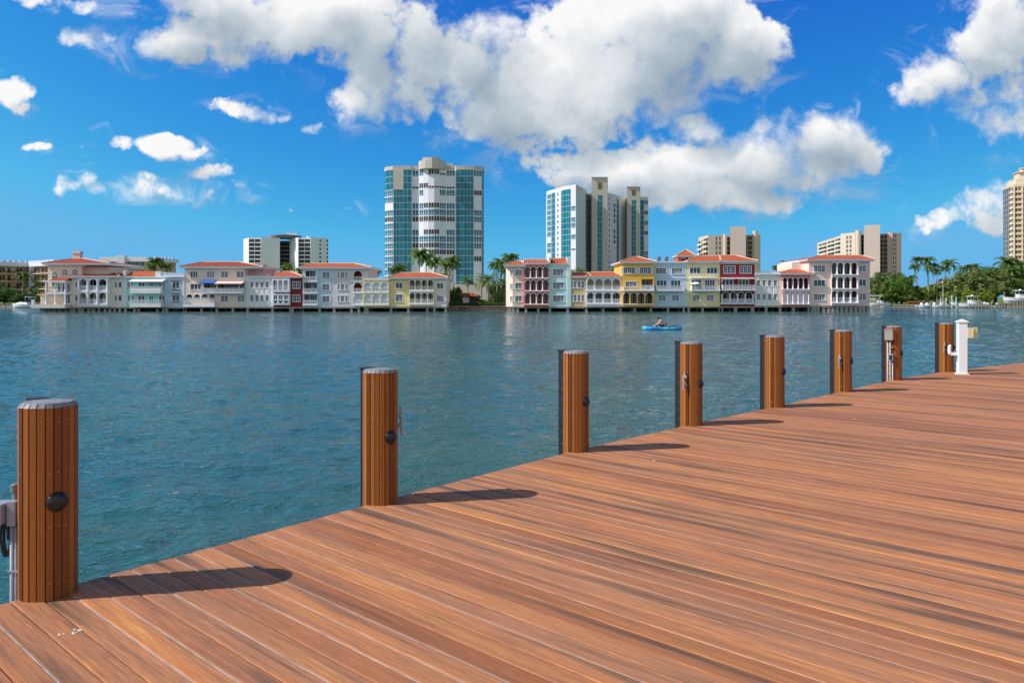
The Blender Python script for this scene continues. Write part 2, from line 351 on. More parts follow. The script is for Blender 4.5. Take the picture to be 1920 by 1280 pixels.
# ------------------------------------------------------------ pilings
m = mat('piling_board', (.3, .12, .05, 1), .5); q, b = pb(m); m_pil = m
oc = q.n('ShaderNodeTexCoord').outputs['Object']; rnd_i = q.n('ShaderNodeNewGeometry').outputs['Random Per Island']
ob = q.n('ShaderNodeObjectInfo').outputs['Random']
vv = q.v('MULTIPLY', oc, (45, 45, 2.0)); vv = q.v('ADD', vv, q.n('ShaderNodeCombineXYZ', {0: q.m('MULTIPLY', rnd_i, 40.0), 2: q.m('MULTIPLY', ob, 30.0)}).outputs[0])
gn = q.noise(vv, 1.0, 5, .6, .5)
c = q.ramp(q.m('ADD', q.m('MULTIPLY', rnd_i, .6), q.m('MULTIPLY', gn, .4)), [(.1, S(118, 66, 32)), (.4, S(156, 90, 42)), (.65, S(176, 106, 48)), (.9, S(194, 124, 60))])
c = q.mix(q.rng(gn, .5, .8, 0, .5), c, S(92, 48, 24))
q.set(b.inputs['Base Color'], q.v('SCALE', c, q.rng(rnd_i, 0, 1, .44, .86))); b.inputs['Specular IOR Level'].default_value = .3
q.set(b.inputs['Normal'], q.n('ShaderNodeBump', {'Height': gn, 'Distance': .0015, 'Strength': .7}).outputs[0])
m_cap = mat('cap_grey', S(138, 138, 142), .6, var=.45, vs=16, bump=.003, bs=40)
m_core = mat('piling_core', S(30, 22, 18), .9)
m_brass = mat('screw_brass', S(215, 165, 110), .35, metal=.8)
m_black = mat('black_plastic', S(34, 35, 42), .45, var=.2)
m_lamp = mat('lamp_housing', S(30, 31, 36), .38, spec=.5)
m_alu = mat('cast_aluminium', S(168, 168, 174), .45, metal=.25, var=.2, vs=30)
m_pvc = mat('grey_pvc', S(150, 156, 172), .45, var=.12, vs=9)
m_wpvc = mat('white_pvc', S(235, 237, 242), .4)
RW = Vector((.677, .736)); PL = Vector((.736, -.677))
def clad(h, r, seed):
    n = 22; mb = MB(); gp = .0062/r/2; rr = random.Random(seed); bot = -1.6
    for i in range(n):
        a0 = 2*math.pi*i/n+gp; a1 = 2*math.pi*(i+1)/n-gp; am = (a0+a1)/2; off = rr.uniform(-.0012, .0012)
        ro, ri = r+off, r-.014
        e = .0025; t = Vector((-math.sin(am), math.cos(am))); nv = Vector((math.cos(am), math.sin(am)))
        hw = r*math.sin((a1-a0)/2); cc = nv*ro*math.cos((a1-a0)/2)
        pf = [cc-t*hw-nv*.014, cc-t*hw-nv*e, cc-t*(hw-e), cc+t*(hw-e), cc+t*hw-nv*e, cc+t*hw-nv*.014]
        hh = h-.022
        vs = [(p.x, p.y, bot) for p in pf]+[(p.x, p.y, hh) for p in pf]; k6 = 6
        mb.add(vs, [(j, (j+1) % k6, k6+(j+1) % k6, k6+j) for j in range(k6)]+[tuple(range(k6, 2*k6))], 0)
        for fz in (.91, .645, .37, .085):
            z = h*fz+rr.uniform(-.008, .008); side = t*rr.uniform(-.004, .004)
            p = cc+side; mb.lathe((p.x, p.y, z), [(.0038, -.001), (.0038, .0012), (.002, .002)], 8, 2, axis=(nv.x, nv.y, 0))
    mb.lathe((0, 0, bot), [(r-.012, 0), (r-.012, h-.03-bot)], 24, 1)
    return mb
def capmesh(h, r):
    n = 22; mb = MB(); gp = .02
    for i in range(n):
        a0 = 2*math.pi*i/n+gp; a1 = 2*math.pi*(i+1)/n-gp
        def P_(rad, a, z): return (rad*math.cos(a), rad*math.sin(a), z)
        vs = [P_(r+.002, a0, h-.0215), P_(r+.002, a1, h-.0215), P_(r-.018, a1-.01, h+.003), P_(r-.018, a0+.01, h+.003)]
        vs += [P_(r-.01, a0, h-.0215), P_(r-.01, a1, h-.0215)]
        mb.add(vs, [(0, 1, 2, 3), (1, 0, 4, 5), (0, 3, 4), (1, 5, 2)])
    mb.lathe((0, 0, h-.03), [(r-.014, 0), (r-.019, .031), (r*.6, .036), (.001, .038)], 36)
    return mb
def cleat(mb, c, nv, t_, L=.26):                        # c: centre on the post face, nv outward, vertical cleat
    c = Vector(c); nv = Vector(nv); up = Vector((0, 0, 1)); t_ = Vector(t_)
    pts = [c+up*L*.5+nv*.028+t_*.01, c+up*L*.36+nv*.042+t_*.006, c+up*L*.2+nv*.05-t_*.004, c+nv*.052, c-up*L*.2+nv*.05+t_*.004, c-up*L*.38+nv*.058-t_*.006, c-up*L*.5+nv*.07-t_*.01]
    mb.tube(pts, [.007, .010, .012, .013, .012, .010, .007], 8)
    for s_ in (-1, 1):
        for w_ in (-1, 1):
            mb.tube([c+up*s_*.052+t_*w_*.022-nv*.004, c+up*s_*.045+t_*w_*.018+nv*.02, c+up*s_*.032+nv*.048], [.009, .009, .010], 8)
    mb.lathe(c-nv*.002+up*.056, [(.024, 0), (.024, .006), (.016, .01)], 12, axis=nv); mb.lathe(c-nv*.002-up*.056, [(.024, 0), (.024, .006), (.016, .01)], 12, axis=nv)
PX = [(-2.743, 4.67, 1.0), (-1.127, 6.755, .96), (.73, 9.0, .955), (2.456, 10.82, .975), (4.179, 12.56, .975), (6.138, 14.63, .985), (8.06, 16.66, 1.0), (10.2, 18.53, 1.01)]
PLAB = ['nearest wood clad piling, in the lower left corner with grey conduit beside it', 'second piling from the front, dome light facing us and cleat on its right side',
        'third piling from the front with a pale vertical gap between its boards', 'fourth piling from the front with a silver cleat on its near face',
        'fifth piling from the front, plain boards and black rub strip only', 'sixth piling from the front with a cleat low on its near face',
        'wood clad piling behind the grey electrical box and white conduits', 'farthest wood clad piling, just behind the white pedestal']
cleats = {1: 1, 3: -1, 5: -1, 7: -1}
for i, (x, y, sc) in enumerate(PX):
    r = .155*sc; h = 1.13
    root = empty('piling', (x, y, DZ), PLAB[i], 'piling', 'wood clad pilings along the deck edge')
    def put(mb, nm, mats, **kw):
        mb.v = [(p[0]+x, p[1]+y, p[2]+DZ) for p in mb.v]; return mb.build(nm, mats, root, origin=(x, y, DZ), **kw)
    lean = rnd.uniform(-.004, .004)
    put(clad(h, r, i+5), 'cladding', [m_pil, m_core, m_brass])
    put(capmesh(h, r), 'cap', m_cap)
    st = MB(); dv = -PL; tv = RW
    def ob_(mb, o0, o1, w, z0, z1):                      # box sticking out along -PL
        cs = [dv*o0-tv*w, dv*o0+tv*w, dv*o1+tv*w, dv*o1-tv*w]
        mb.prism([(c.x, c.y) for c in cs], z0, z1)
    ob_(st, r-.015, r*1.52, .040, -1.4, h-.01); ob_(st, r-.02, r*1.58, .048, h-.01, h+.006)
    for kq in range(9):
        z = .06+kq*.125; c = dv*(r+.018); 
        for sg in (1, -1):
            p = c+tv*sg*.040; st.lathe((p.x, p.y, z), [(.0045, -.001), (.0045, .0015), (.002, .003)], 8, 1, axis=(tv.x*sg, tv.y*sg, 0))
    put(st, 'rub_strip', [m_black, m_brass])
    lt = MB(); c = PL*(r-.006)
    lt.lathe((c.x, c.y, .565), [(.058, 0), (.058, .008), (.053, .014), (.044, .023), (.029, .030), (.012, .033), (.001, .034)], 24, axis=(PL.x, PL.y, 0))
    put(lt, 'dome_light', m_lamp, smooth=True)
    if i in cleats:
        cm = MB(); nv = RW*cleats[i]; c = nv*(r+(.028 if i == 1 else 0)); cleat(cm, (c.x, c.y, .665 if i == 1 else (.60 if i == 3 else .56)), (nv.x, nv.y, 0), (PL.x, PL.y, 0)); put(cm, 'cleat', m_alu, smooth=True)

# electrical boxes on the nearest piling (cable, conduit) --------------
x, y = PX[0][0]-.187, PX[0][1]-.03
root = empty('dock_outlet', (x, y, DZ), 'grey electrical box and conduit at the left of the nearest piling', 'electrical box')
mb = MB()
for dx in (0, .021): mb.tube([(x+dx, y-.01, DZ-1.3), (x+dx, y-.01, DZ+.42)], .0105 if dx else .014, 12)
mb.build('conduit', m_pvc, root, smooth=True)
mb = MB(); mb.box(x-.012, x+.042, y-.05, y+.04, DZ+.415, DZ+.56); mb.build('junction_box', m_pvc, root, bevel=.005)
mb = MB(); mb.box(x-.15, x-.02, y-.085, y+.035, DZ+.43, DZ+.55); mb.box(x-.14, x-.03, y-.094, y-.085, DZ+.44, DZ+.54); mb.build('outlet_box', m_pvc, root, bevel=.007)
mb = MB(); mb.lathe((x+.01, y, DZ+.56), [(.015, 0), (.015, .05), (.024, .05), (.024, .085), (.018, .092)], 14); mb.build('conduit_cap', m_cap, root, smooth=False)
mb = MB()
pts = [(x-.045+.026*math.cos(t)*(1 if t < 3.2 else .9), y-.02+.004*t, DZ+.33+.105*math.sin(t)) for t in [k_*.35 for k_ in range(38)]]
mb.tube(pts, .0075, 8); mb.build('cable_coil', m_black, root, smooth=True)
mb = MB(); mb.box(x-.018, x+.06, y-.028, y+.008, DZ+.135, DZ+.150); mb.build('strap', m_alu, root, bevel=.002)

# electrical boxes on the seventh piling ---------------
px_, py_, r = PX[6][0], PX[6][1], .155
nv = -RW; tv = -PL                                       # outward; to the left seen from the front
root = empty('electrical_box', (px_+nv.x*r, py_+nv.y*r, DZ), 'grey metal electrical box with white conduits running down the seventh piling', 'electrical box')
def onp(mb, t0, t1, o0, o1, z0, z1):
    cs = [nv*(r+o0)+tv*t0, nv*(r+o1)+tv*t0, nv*(r+o1)+tv*t1, nv*(r+o0)+tv*t1]
    mb.prism([(c.x+px_, c.y+py_) for c in (cs if True else cs)], DZ+z0, DZ+z1)
mb = MB(); onp(mb, -.05, .115, -.03, .09, .845, 1.065); mb.build('junction_box', mat('box_metal', S(168, 160, 152), .45, metal=.3, var=.15), root, bevel=.006)
mb = MB(); onp(mb, -.06, .125, -.04, .10, 1.055, 1.07); mb.build('box_lid', mat('box_metal', (0, 0, 0, 1)), root, bevel=.004)
for t_, z1 in ((.07, .85), (.02, .85), (-.03, .45)):
    mb = MB(); c = nv*(r+.028)+tv*t_; mb.tube([(c.x+px_, c.y+py_, DZ-.9), (c.x+px_, c.y+py_, DZ+z1)], .011, 10); mb.build('conduit', mat('pale_conduit', S(196, 196, 200), .5), root, smooth=True)
mb = MB(); onp(mb, -.055, .03, .03, .10, .42, .56); mb.build('outlet_box', m_pvc, root, bevel=.006)
mb = MB(); onp(mb, -.04, .015, .10, .112, .44, .53); mb.build('outlet_cover', m_black, root, bevel=.004)
for zz in (.12, .33, .68):
    mb = MB(); onp(mb, -.05, .09, .0, .042, zz, zz+.014); mb.build('strap', m_alu, root)

# white power pedestal ---------------
Yp = FPX*1.75/(702-HY)+.12; Xp = (1803.5-960)/FPX*Yp
root = empty('power_pedestal', (Xp, Yp, DZ), 'white square dock pedestal with pyramid cap and beige outlet box', 'dock pedestal')
ra = R(-12)
def pbx(mb, x0, x1, y0, y1, z0, z1, m=0):
    c, s_ = math.cos(ra), math.sin(ra)
    mb.prism([(Xp+a*c-b_*s_, Yp+a*s_+b_*c) for a, b_ in ((x0, y0), (x1, y0), (x1, y1), (x0, y1))], DZ+z0, DZ+z1, m)
mb = MB(); pbx(mb, -.09, .09, -.09, .09, .02, 1.17); mb.build('post', m_wpvc, root, bevel=.006)
mb = MB(); pbx(mb, -.118, .118, -.118, .118, 0, .022); mb.build('base_flange', m_wpvc, root, bevel=.003)
mb = MB(); pbx(mb, -.11, .11, -.11, .11, 1.17, 1.195)
c, s_ = math.cos(ra), math.sin(ra); cs = [(Xp+a*c-b_*s_, Yp+a*s_+b_*c, DZ+1.196) for a, b_ in ((-.105, -.105), (.105, -.105), (.105, .105), (-.105, .105))]
mb.add(cs+[(Xp, Yp, DZ+1.245)], [(0, 1, 4), (1, 2, 4), (2, 3, 4), (3, 0, 4)]); mb.build('cap', m_wpvc, root)
m_beige = mat('beige_plastic', S(214, 206, 170), .45)
mb = MB(); pbx(mb, .09, .215, -.10, .06, .82, 1.05); mb.build('outlet_box', m_beige, root, bevel=.006)
mb = MB(); pbx(mb, .215, .30, -.08, .05, .80, 1.06)
for z in (.86, .91, .96, 1.0): pbx(mb, .19, .212, -.125, -.1, z, z+.018)
mb.build('outlet_cover', mat('beige_plastic_yellow', S(205, 194, 140), .45), root, bevel=.005)
mb = MB()
def pw(a, b_, z): return (Xp+a*c-b_*s_, Yp+a*s_+b_*c, DZ+z)
pbx(mb, -.24, -.088, -.03, .03, .42, .49)
mb.tube([pw(-.245, 0, .45), pw(-.262, 0, .52), pw(-.255, 0, .62), pw(-.235, 0, .66)], [.04, .038, .034, .02], 8); mb.build('hose_hook', m_wpvc, root, bevel=.008)

# ============================================================ waterfront houses
def stucco(n, r, g, b):
    c = S(r, g, b, 1.24); return mat('stucco_'+n, (min(c[0], .86), min(c[1], .84), min(c[2], .84), 1), .85, var=.07, vs=.35)
m_trim = mat('white_trim', S(236, 238, 244), .55)
m_rail = mat('white_railing', S(228, 232, 240), .55)
m_glass = mat('window_glass', (.035, .050, .065, 1), .12, spec=.7)
m_tglass = mat('green_window_glass', (.008, .10, .10, 1), .12, spec=.7)
m_shut = mat('white_shutter', S(214, 220, 232), .6)
m_pier = mat('pier_concrete', S(176, 172, 165), .85, var=.25, vs=.8)
m_shade = mat('under_house_shade', S(52, 50, 50), .9, var=.3, vs=.6)  # dark base colour paints in the shade below the houses
m_iron = mat('dark_iron', S(45, 40, 40), .6)
def tile_mat(name, col, dark):
    m = mat(name, col, .75); q, b = pb(m)
    p = q.n('ShaderNodeTexCoord').outputs['Object']; s_ = q.n('ShaderNodeSeparateXYZ', {0: p})
    st = q.m('SINE', q.m('MULTIPLY', s_.outputs[0], 14.0)); rw = q.m('SINE', q.m('MULTIPLY', s_.outputs[1], 16.0))
    n_ = q.noise(p, 1.6, 4, .6); n3 = q.n('ShaderNodeTexWhiteNoise', {0: q.v('FLOOR', q.v('MULTIPLY', p, (2.23, 2.5, 2)))}, noise_dimensions='3D').outputs[0]
    c = q.mix(q.rng(st, -.9, .5), dark, col); c = q.v('SCALE', c, q.rng(rw, -1, 1, .88, 1.05)); c = q.v('SCALE', c, q.rng(n_, .3, .7, .82, 1.15)); c = q.v('SCALE', c, q.rng(n3, 0, 1, .85, 1.15))
    q.set(b.inputs['Base Color'], c)
    q.set(b.inputs['Normal'], q.n('ShaderNodeBump', {'Height': st, 'Distance': .05, 'Strength': .7}).outputs[0]); return m
m_tile = tile_mat('terracotta_tile', S(222, 112, 58), S(140, 52, 24))
m_tile2 = tile_mat('terracotta_tile_red', S(188, 82, 40), S(108, 38, 18))
m_ridge = mat('ridge_mortar', S(226, 190, 160), .8)

def wall(mb, fr, u0, u1, z0, z1, holes, t=.25, o=0, m=0, mr=None):
    """front face with real openings; holes: (u0,u1,z0,z1,arched)"""
    outl = []
    for a, b, c, d, arch in holes:
        if arch:
            r = (b-a)/2; ri = min(r, d-c); zc = d-ri
            top = [(a, zc)]+[(a+r-r*math.cos(math.pi*i/8), zc+ri*math.sin(math.pi*i/8)) for i in range(1, 8)]+[(b, zc)]
        else: top = [(a, d), (b, d)]
        outl.append((a, b, c, top))
    xs = sorted(set([round(u0, 5), round(u1, 5)]+[round(p[0], 5) for o_ in outl for p in o_[3]]))
    xs = [x for x in xs if u0-1e-4 <= x <= u1+1e-4]
    def tz(top, x):
        for (xa, za), (xb, zb) in zip(top, top[1:]):
            if xa-1e-4 <= x <= xb+1e-4: return za+(zb-za)*(x-xa)/max(xb-xa, 1e-9)
        return top[-1][1]
    for a, b in zip(xs, xs[1:]):
        if b-a < 1e-4: continue
        mid = (a+b)/2; hs = sorted([h for h in outl if h[0]-1e-6 < mid < h[1]+1e-6], key=lambda h: h[2])
        ca = cb = z0
        for h in hs:
            mb.quad(fr.w(a, ca, o), fr.w(b, cb, o), fr.w(b, h[2], o), fr.w(a, h[2], o), m); ca, cb = tz(h[3], a), tz(h[3], b)
        mb.quad(fr.w(a, ca, o), fr.w(b, cb, o), fr.w(b, z1, o), fr.w(a, z1, o), m)
    mr = m if mr is None else mr
    for a, b, c, top in outl:
        pts = [(a, c)]+top+[(b, c)]
        for (xa, za), (xb, zb) in zip(pts, pts[1:]+pts[:1]):
            mb.quad(fr.w(xa, za, o), fr.w(xb, zb, o), fr.w(xb, zb, o-t), fr.w(xa, za, o-t), mr)

def window(fr, u0, u1, z0, z1, o, root, cols=2, rows=1, glass=None, trim=.10, sill=True, arch=False, frame=None, tw=.05):
    fm = frame or m_trim; mb = MB(); tt = trim
    if tt:
        mb.fbox(fr, u0-tt, u0, z0, z1, o-.02, o+.05); mb.fbox(fr, u1, u1+tt, z0, z1, o-.02, o+.05)
        mb.fbox(fr, u0-tt-.03, u1+tt+.03, z1, z1+tt, o-.02, o+.07); mb.fbox(fr, u0-tt-.05, u1+tt+.05, z0-tt, z0, o-.02, o+(.11 if sill else .06))
    e = .045
    mb.fbox(fr, u0, u0+e, z0, z1, o-.16, o-.07); mb.fbox(fr, u1-e, u1, z0, z1, o-.16, o-.07)
    mb.fbox(fr, u0+e, u1-e, z0, z0+e, o-.16, o-.071); mb.fbox(fr, u0+e, u1-e, z1-e, z1, o-.16, o-.071)
    for i in range(1, cols):
        u = u0+(u1-u0)*i/cols; mb.fbox(fr, u-tw, u+tw, z0+e, z1-e, o-.155, o-.075)
    for i in range(1, rows):
        z = z0+(z1-z0)*i/rows; mb.fbox(fr, u0+e, u1-e, z-.025, z+.025, o-.150, o-.082)
    if rows > 1:
        for i in range(cols):
            u = u0+(u1-u0)*(i+.5)/cols; mb.fbox(fr, u-.018, u+.018, z0+e, z1-e, o-.149, o-.084)
    w = mb.build('window', fm, root)
    g_ = MB(); g_.fbox(fr, u0, u1, z0, z1, o-.19, o-.14); g_.build('pane', glass or m_glass, w); return w

def railing(fr, u0, u1, z0, z1, o, root, kind='bal', m=None, sides=0):
    mb = MB(); m = m or m_rail; H_ = z1-z0
    segs = [(fr, u0, u1, o)]
    mb.fbox(fr, u0, u1, z1-.08, z1, o-.14, o); mb.fbox(fr, u0, u1, z0, z0+.08, o-.14, o)
    if kind == 'bal':
        n = max(2, int((u1-u0)/.24))
        for i in range(n+1):
            u = u0+.05+(u1-u0-.1)*i/n; mb.fbox(fr, u-.045, u+.045, z0+.08, z1-.08, o-.11, o-.03)
    elif kind == 'lat':
        n = max(1, round((u1-u0)/.5)); w_ = (u1-u0)/n
        for i in range(n):
            a, b = u0+i*w_, u0+(i+1)*w_
            for s_ in (0, 1):
                ua, ub = (a, b) if s_ else (b, a); za, zb = z0+.07, z1-.07; t = .045
                mb.add([fr.w(ua-t, za, o-.04-.03*s_), fr.w(ua+t, za, o-.04-.03*s_), fr.w(ub+t, zb, o-.04-.03*s_), fr.w(ub-t, zb, o-.04-.03*s_)], [(0, 1, 2, 3) if s_ else (0, 1, 2, 3)])
            mb.fbox(fr, a-.03, a+.03, z0+.08, z1-.08, o-.11, o-.03)
            c = (a+b)/2; zc = (z0+z1)/2; mb.fbox(fr, c-.10, c+.10, zc-.10, zc+.10, o-.10, o-.035)
    elif kind == 'bars':
        n = max(2, int((u1-u0)/.2))
        for i in range(n+1):
            u = u0+(u1-u0)*i/n; mb.fbox(fr, u-.012, u+.012, z0+.08, z1-.08, o-.08, o-.056)
    elif kind == 'glass': mb.fbox(fr, u0, u1, z0+.1, z1-.1, o-.09, o-.07)
    if sides:
        mb.fbox(fr, u0, u0+.1, z0+.08, z1-.08, o-sides, o-.14); mb.fbox(fr, u1-.1, u1, z0+.08, z1-.08, o-sides, o-.14)
        mb.fbox(fr, u0, u0+.1, z1-.08, z1, o-sides, o-.14); mb.fbox(fr, u1-.1, u1, z1-.08, z1, o-sides, o-.14)
    return mb.build('railing', m, root)

REG = (0, 0, 1)
def gx(x): return REG[0]+x/REG[2]
def gy(y): return REG[1]+y/REG[2]
R1, R2, R3, R4, R5, R6 = (0, 420, 5.3333), (320, 420, 5.3333), (640, 280, 3.7656), (920, 320, 4.2667), (1120, 440, 6.0), (1380, 400, 5.819)
YF = 156.0; BASEZ = .84
class House:
    def __init__(s, label, px0, px1, Y=YF, cat='house', name='waterfront_house'):
        s.fr = Fr((0, Y)); s.Y = Y
        u0, u1 = s.fr.U(gx(px0)), s.fr.U(gx(px1))
        s.root = empty(name, ((u0+u1)/2, Y, BASEZ), label, cat, 'pastel houses standing on piers over the water')
    def c(s, x0, x1, y0, y1):                           # survey pixels -> u0,u1,z0,z1
        return s.fr.U(gx(x0)), s.fr.U(gx(x1)), s.fr.Z(gy(max(y0, y1))), s.fr.Z(gy(min(y0, y1)))
    def sec(s, x0, x1, yt, yb, m, items=(), o=0, d=11, rooms=(), name='wall', top=True):
        """one wall section with its openings. items: (kind,x0,x1,y0,y1[,cols,rows])"""
        u0, u1, z0, z1 = s.c(x0, x1, yt, yb); holes = []
        for it in items:
            a, b, c, dd = s.c(*it[1:5])
            if a < u0+.02: a = u0+.05
            if b > u1-.02: b = u1-.05
            arch = it[0] in ('a', 'A', 's', 'wa'); holes.append((a, b, c, dd, arch))
        mb = MB(); wall(mb, s.fr, u0, u1, z0, z1, holes, o=o)
        w = s.fr.w; D_ = -d
        mb.quad(w(u0, z0, D_), w(u0, z0, o), w(u0, z1, o), w(u0, z1, D_)); mb.quad(w(u1, z0, o), w(u1, z0, D_), w(u1, z1, D_), w(u1, z1, o))
        mb.quad(w(u1, z0, D_), w(u0, z0, D_), w(u0, z1, D_), w(u1, z1, D_))
        mb.quad(w(u0, z1, o), w(u1, z1, o), w(u1, z1, D_), w(u0, z1, D_)); mb.quad(w(u0, z0, D_), w(u1, z0, D_), w(u1, z0, o), w(u0, z0, o))
        mb.build(name, m, s.root)
        for it, (a, b, c, dd, arch) in zip(items, holes):
            kd = it[0]
            if kd[0] == 'w' :
                cols = it[5] if len(it) > 5 else 2; rows = it[6] if len(it) > 6 else 1
                window(s.fr, a, b, c, dd, o, s.root, cols, rows, glass=m_tglass if 't' in kd else None)
                if 'h' in kd:
                    mb = MB(); 
                    for (p, q_) in ((a-.42, a-.12), (b+.12, b+.42)):
                        mb.fbox(s.fr, p, q_, c-.05, dd+.05, o-.01, o+.045)
                        for i in range(7): z = c+(dd-c)*(i+.5)/7; mb.fbox(s.fr, p+.04, q_-.04, z-.03, z+.03, o+.045, o+.06)
                    mb.build('shutter', m_shut, s.root)
                if 'l' in kd:
                    mb = MB(); mb.fbox(s.fr, a-.2, b+.2, dd+.12, dd+.25, o-.01, o+.16); mb.fbox(s.fr, a-.15, b+.15, c-.24, c-.13, o-.01, o+.13); mb.build('lintel', m_iron, s.root)
            elif kd == 's':
                mb = MB(); mb.fbox(s.fr, a, b, c, dd, o-.24, o-.14)
                for i in range(1, int((dd-c)/.3)): mb.fbox(s.fr, a, b, c+i*.3-.012, c+i*.3+.012, o-.14, o-.125)
                mb.build('roller_shutter', m_shut, s.root)
            if kd in ('a', 'r') or (kd == 's' and len(it) > 5):
                railing(s.fr, a-.02, b+.02, c, c+min(1.0, (dd-c)*.42), o+.02 if kd != 's' else o-.02, s.root)
            if kd in ('a', 'A', 's') and len(it) <= 6:   # archivolt ring in white
                r_ = (b-a)/2; ri = min(r_, dd-c); zc = dd-ri; mb = MB(); uc = (a+b)/2; t = .13
                for i in range(10):
                    a0, a1 = math.pi*i/10, math.pi*(i+1)/10
                    P_ = lambda rr_, an, oo: s.fr.w(uc-rr_*math.cos(an), zc+(ri+rr_-r_)*math.sin(an), oo)
                    mb.add([P_(r_+.005, a0, o+.045), P_(r_+.005, a1, o+.045), P_(r_+t, a1, o+.045), P_(r_+t, a0, o+.045), P_(r_+t, a0, o-.01), P_(r_+t, a1, o-.01)], [(3, 2, 1, 0), (3, 4, 5, 2)])
                mb.build('arch_trim', m_trim, s.root)
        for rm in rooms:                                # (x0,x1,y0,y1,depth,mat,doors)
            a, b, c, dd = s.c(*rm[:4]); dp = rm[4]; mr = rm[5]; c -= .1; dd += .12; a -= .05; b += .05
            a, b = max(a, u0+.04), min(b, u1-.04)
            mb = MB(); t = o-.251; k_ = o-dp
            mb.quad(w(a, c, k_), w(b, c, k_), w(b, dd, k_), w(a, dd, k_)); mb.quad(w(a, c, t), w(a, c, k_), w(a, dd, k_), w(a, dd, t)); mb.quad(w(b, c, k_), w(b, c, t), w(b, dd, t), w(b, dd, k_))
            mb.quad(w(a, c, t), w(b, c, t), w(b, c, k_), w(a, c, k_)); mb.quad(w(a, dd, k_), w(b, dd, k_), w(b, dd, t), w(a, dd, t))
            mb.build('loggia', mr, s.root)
            nd = rm[6] if len(rm) > 6 else 2
            for i in range(nd):
                uc = a+(b-a)*(i+.5)/nd; hw = min(.85, (b-a)/nd*.33); dm = MB()
                dm.fbox(s.fr, uc-hw-.07, uc-hw, c, c+2.15, k_+.0, k_+.06); dm.fbox(s.fr, uc+hw, uc+hw+.07, c, c+2.15, k_, k_+.06); dm.fbox(s.fr, uc-hw, uc+hw, c+2.08, c+2.15, k_, k_+.06); dm.fbox(s.fr, uc-.035, uc+.035, c, c+2.08, k_+.03, k_+.07)
                fo = dm.build('door', m_trim, s.root); gm = MB(); gm.fbox(s.fr, uc-hw, uc+hw, c, c+2.08, k_+.005, k_+.03); gm.build('pane', m_glass, fo)
    def box(s, name, m, x0, x1, y0, y1, o0, o1):
        a, b, c, d = s.c(x0, x1, y0, y1); mb = MB(); mb.fbox(s.fr, a, b, c, d, o0, o1); return mb.build(name, m, s.root)
    def rail(s, x0, x1, y0, y1, o, kind='bal', sides=0, m=None):
        a, b, c, d = s.c(x0, x1, y0, y1); return railing(s.fr, a, b, c, d, o, s.root, kind, m, sides)
    def col(s, xs, y0, y1, o, r=.16, name='column'):
        for x in xs:
            a, _, c, d = s.c(x, x, y0, y1); p = s.fr.w(a, c, o); H_ = d-c; mb = MB()
            mb.lathe(p, [(r*1.5, 0), (r*1.5, .12), (r*1.1, .2), (r, .3), (r*.88, H_-.3), (r*1.1, H_-.2), (r*1.5, H_-.12), (r*1.5, H_)], 10); mb.build(name, m_trim, s.root)
    def awn(s, x0, x1, y0, y1, o=0, out=1.3, m=None, name='awning'):
        a, b, c, d = s.c(x0, x1, y0, y1); w = s.fr.w; mb = MB(); v_ = .18; t = .04
        mb.add([w(a, d, o), w(b, d, o), w(b, c+v_, o+out), w(a, c+v_, o+out), w(a, d-t, o), w(b, d-t, o), w(b, c+v_-t, o+out-.03), w(a, c+v_-t, o+out-.03)], [(3, 2, 1, 0), (4, 5, 6, 7), (0, 4, 7, 3), (2, 6, 5, 1)])
        n = max(4, int((b-a)/.35))
        for i in range(n):
            p, q_ = a+(b-a)*i/n, a+(b-a)*(i+1)/n
            mb.add([w(p, c+v_, o+out+.004), w(q_, c+v_, o+out+.004), w(q_, c+.05, o+out+.004), w((p+q_)/2, c, o+out+.004), w(p, c+.05, o+out+.004)], [(4, 3, 2, 1, 0)])
        return mb.build(name, m, s.root)
    def roof(s, x0, x1, ye, r0, r1, yr, o=.75, d=11.5, m=None, gable=False, name='roof', front_only=False):
        w = s.fr.w; a, b, ze, _ = s.c(x0, x1, ye, ye); yb_ = s.Y+d; ym = (s.Y-o+yb_)/2
        rx = lambda x: (gx(x)-960)/FPX*ym
        zr = CZ-(gy(yr)-HY)/FPX*ym; A_, B_ = rx(r0), rx(r1); yf = s.Y-o
        zr = max(zr, ze+.5); t = .10; mb = MB()
        e = [(a, yf, ze+t), (b, yf, ze+t), (b, yb_, ze+t), (a, yb_, ze+t), (A_, ym, zr), (B_, ym, zr)]
        mb.add(e, [(0, 1, 5, 4), (1, 2, 5), (2, 3, 4, 5), (3, 0, 4)], 0); mb.add(e[:4], [(3, 2, 1, 0)], 0)
        for p, q_ in ((e[0], e[4]), (e[1], e[5]), (e[4], e[5])):
            if (Vector(p)-Vector(q_)).length > .5: mb.tube([Vector(p)+Vector((0, 0, .03)), Vector(q_)+Vector((0, 0, .03))], .11, 6, 1)
        ro = mb.build(name, [m or m_tile, m_ridge], s.root)
        mb = MB(); mb.box(a+.04, b-.04, yf+.04, yb_-.04, ze-.12, ze+t-.002); mb.box(a+.3, b-.3, yf+.3, yb_-.3, ze-.3, ze-.12)
        if o > .5:
            n = int((b-a)/.6)
            for i in range(n+1): u = a+.35+(b-a-.7)*i/max(n, 1); mb.box(u-.07, u+.07, yf+.1, yf+.298, ze-.26, ze-.121)
        mb.build('eave', m_trim, s.root); return ro
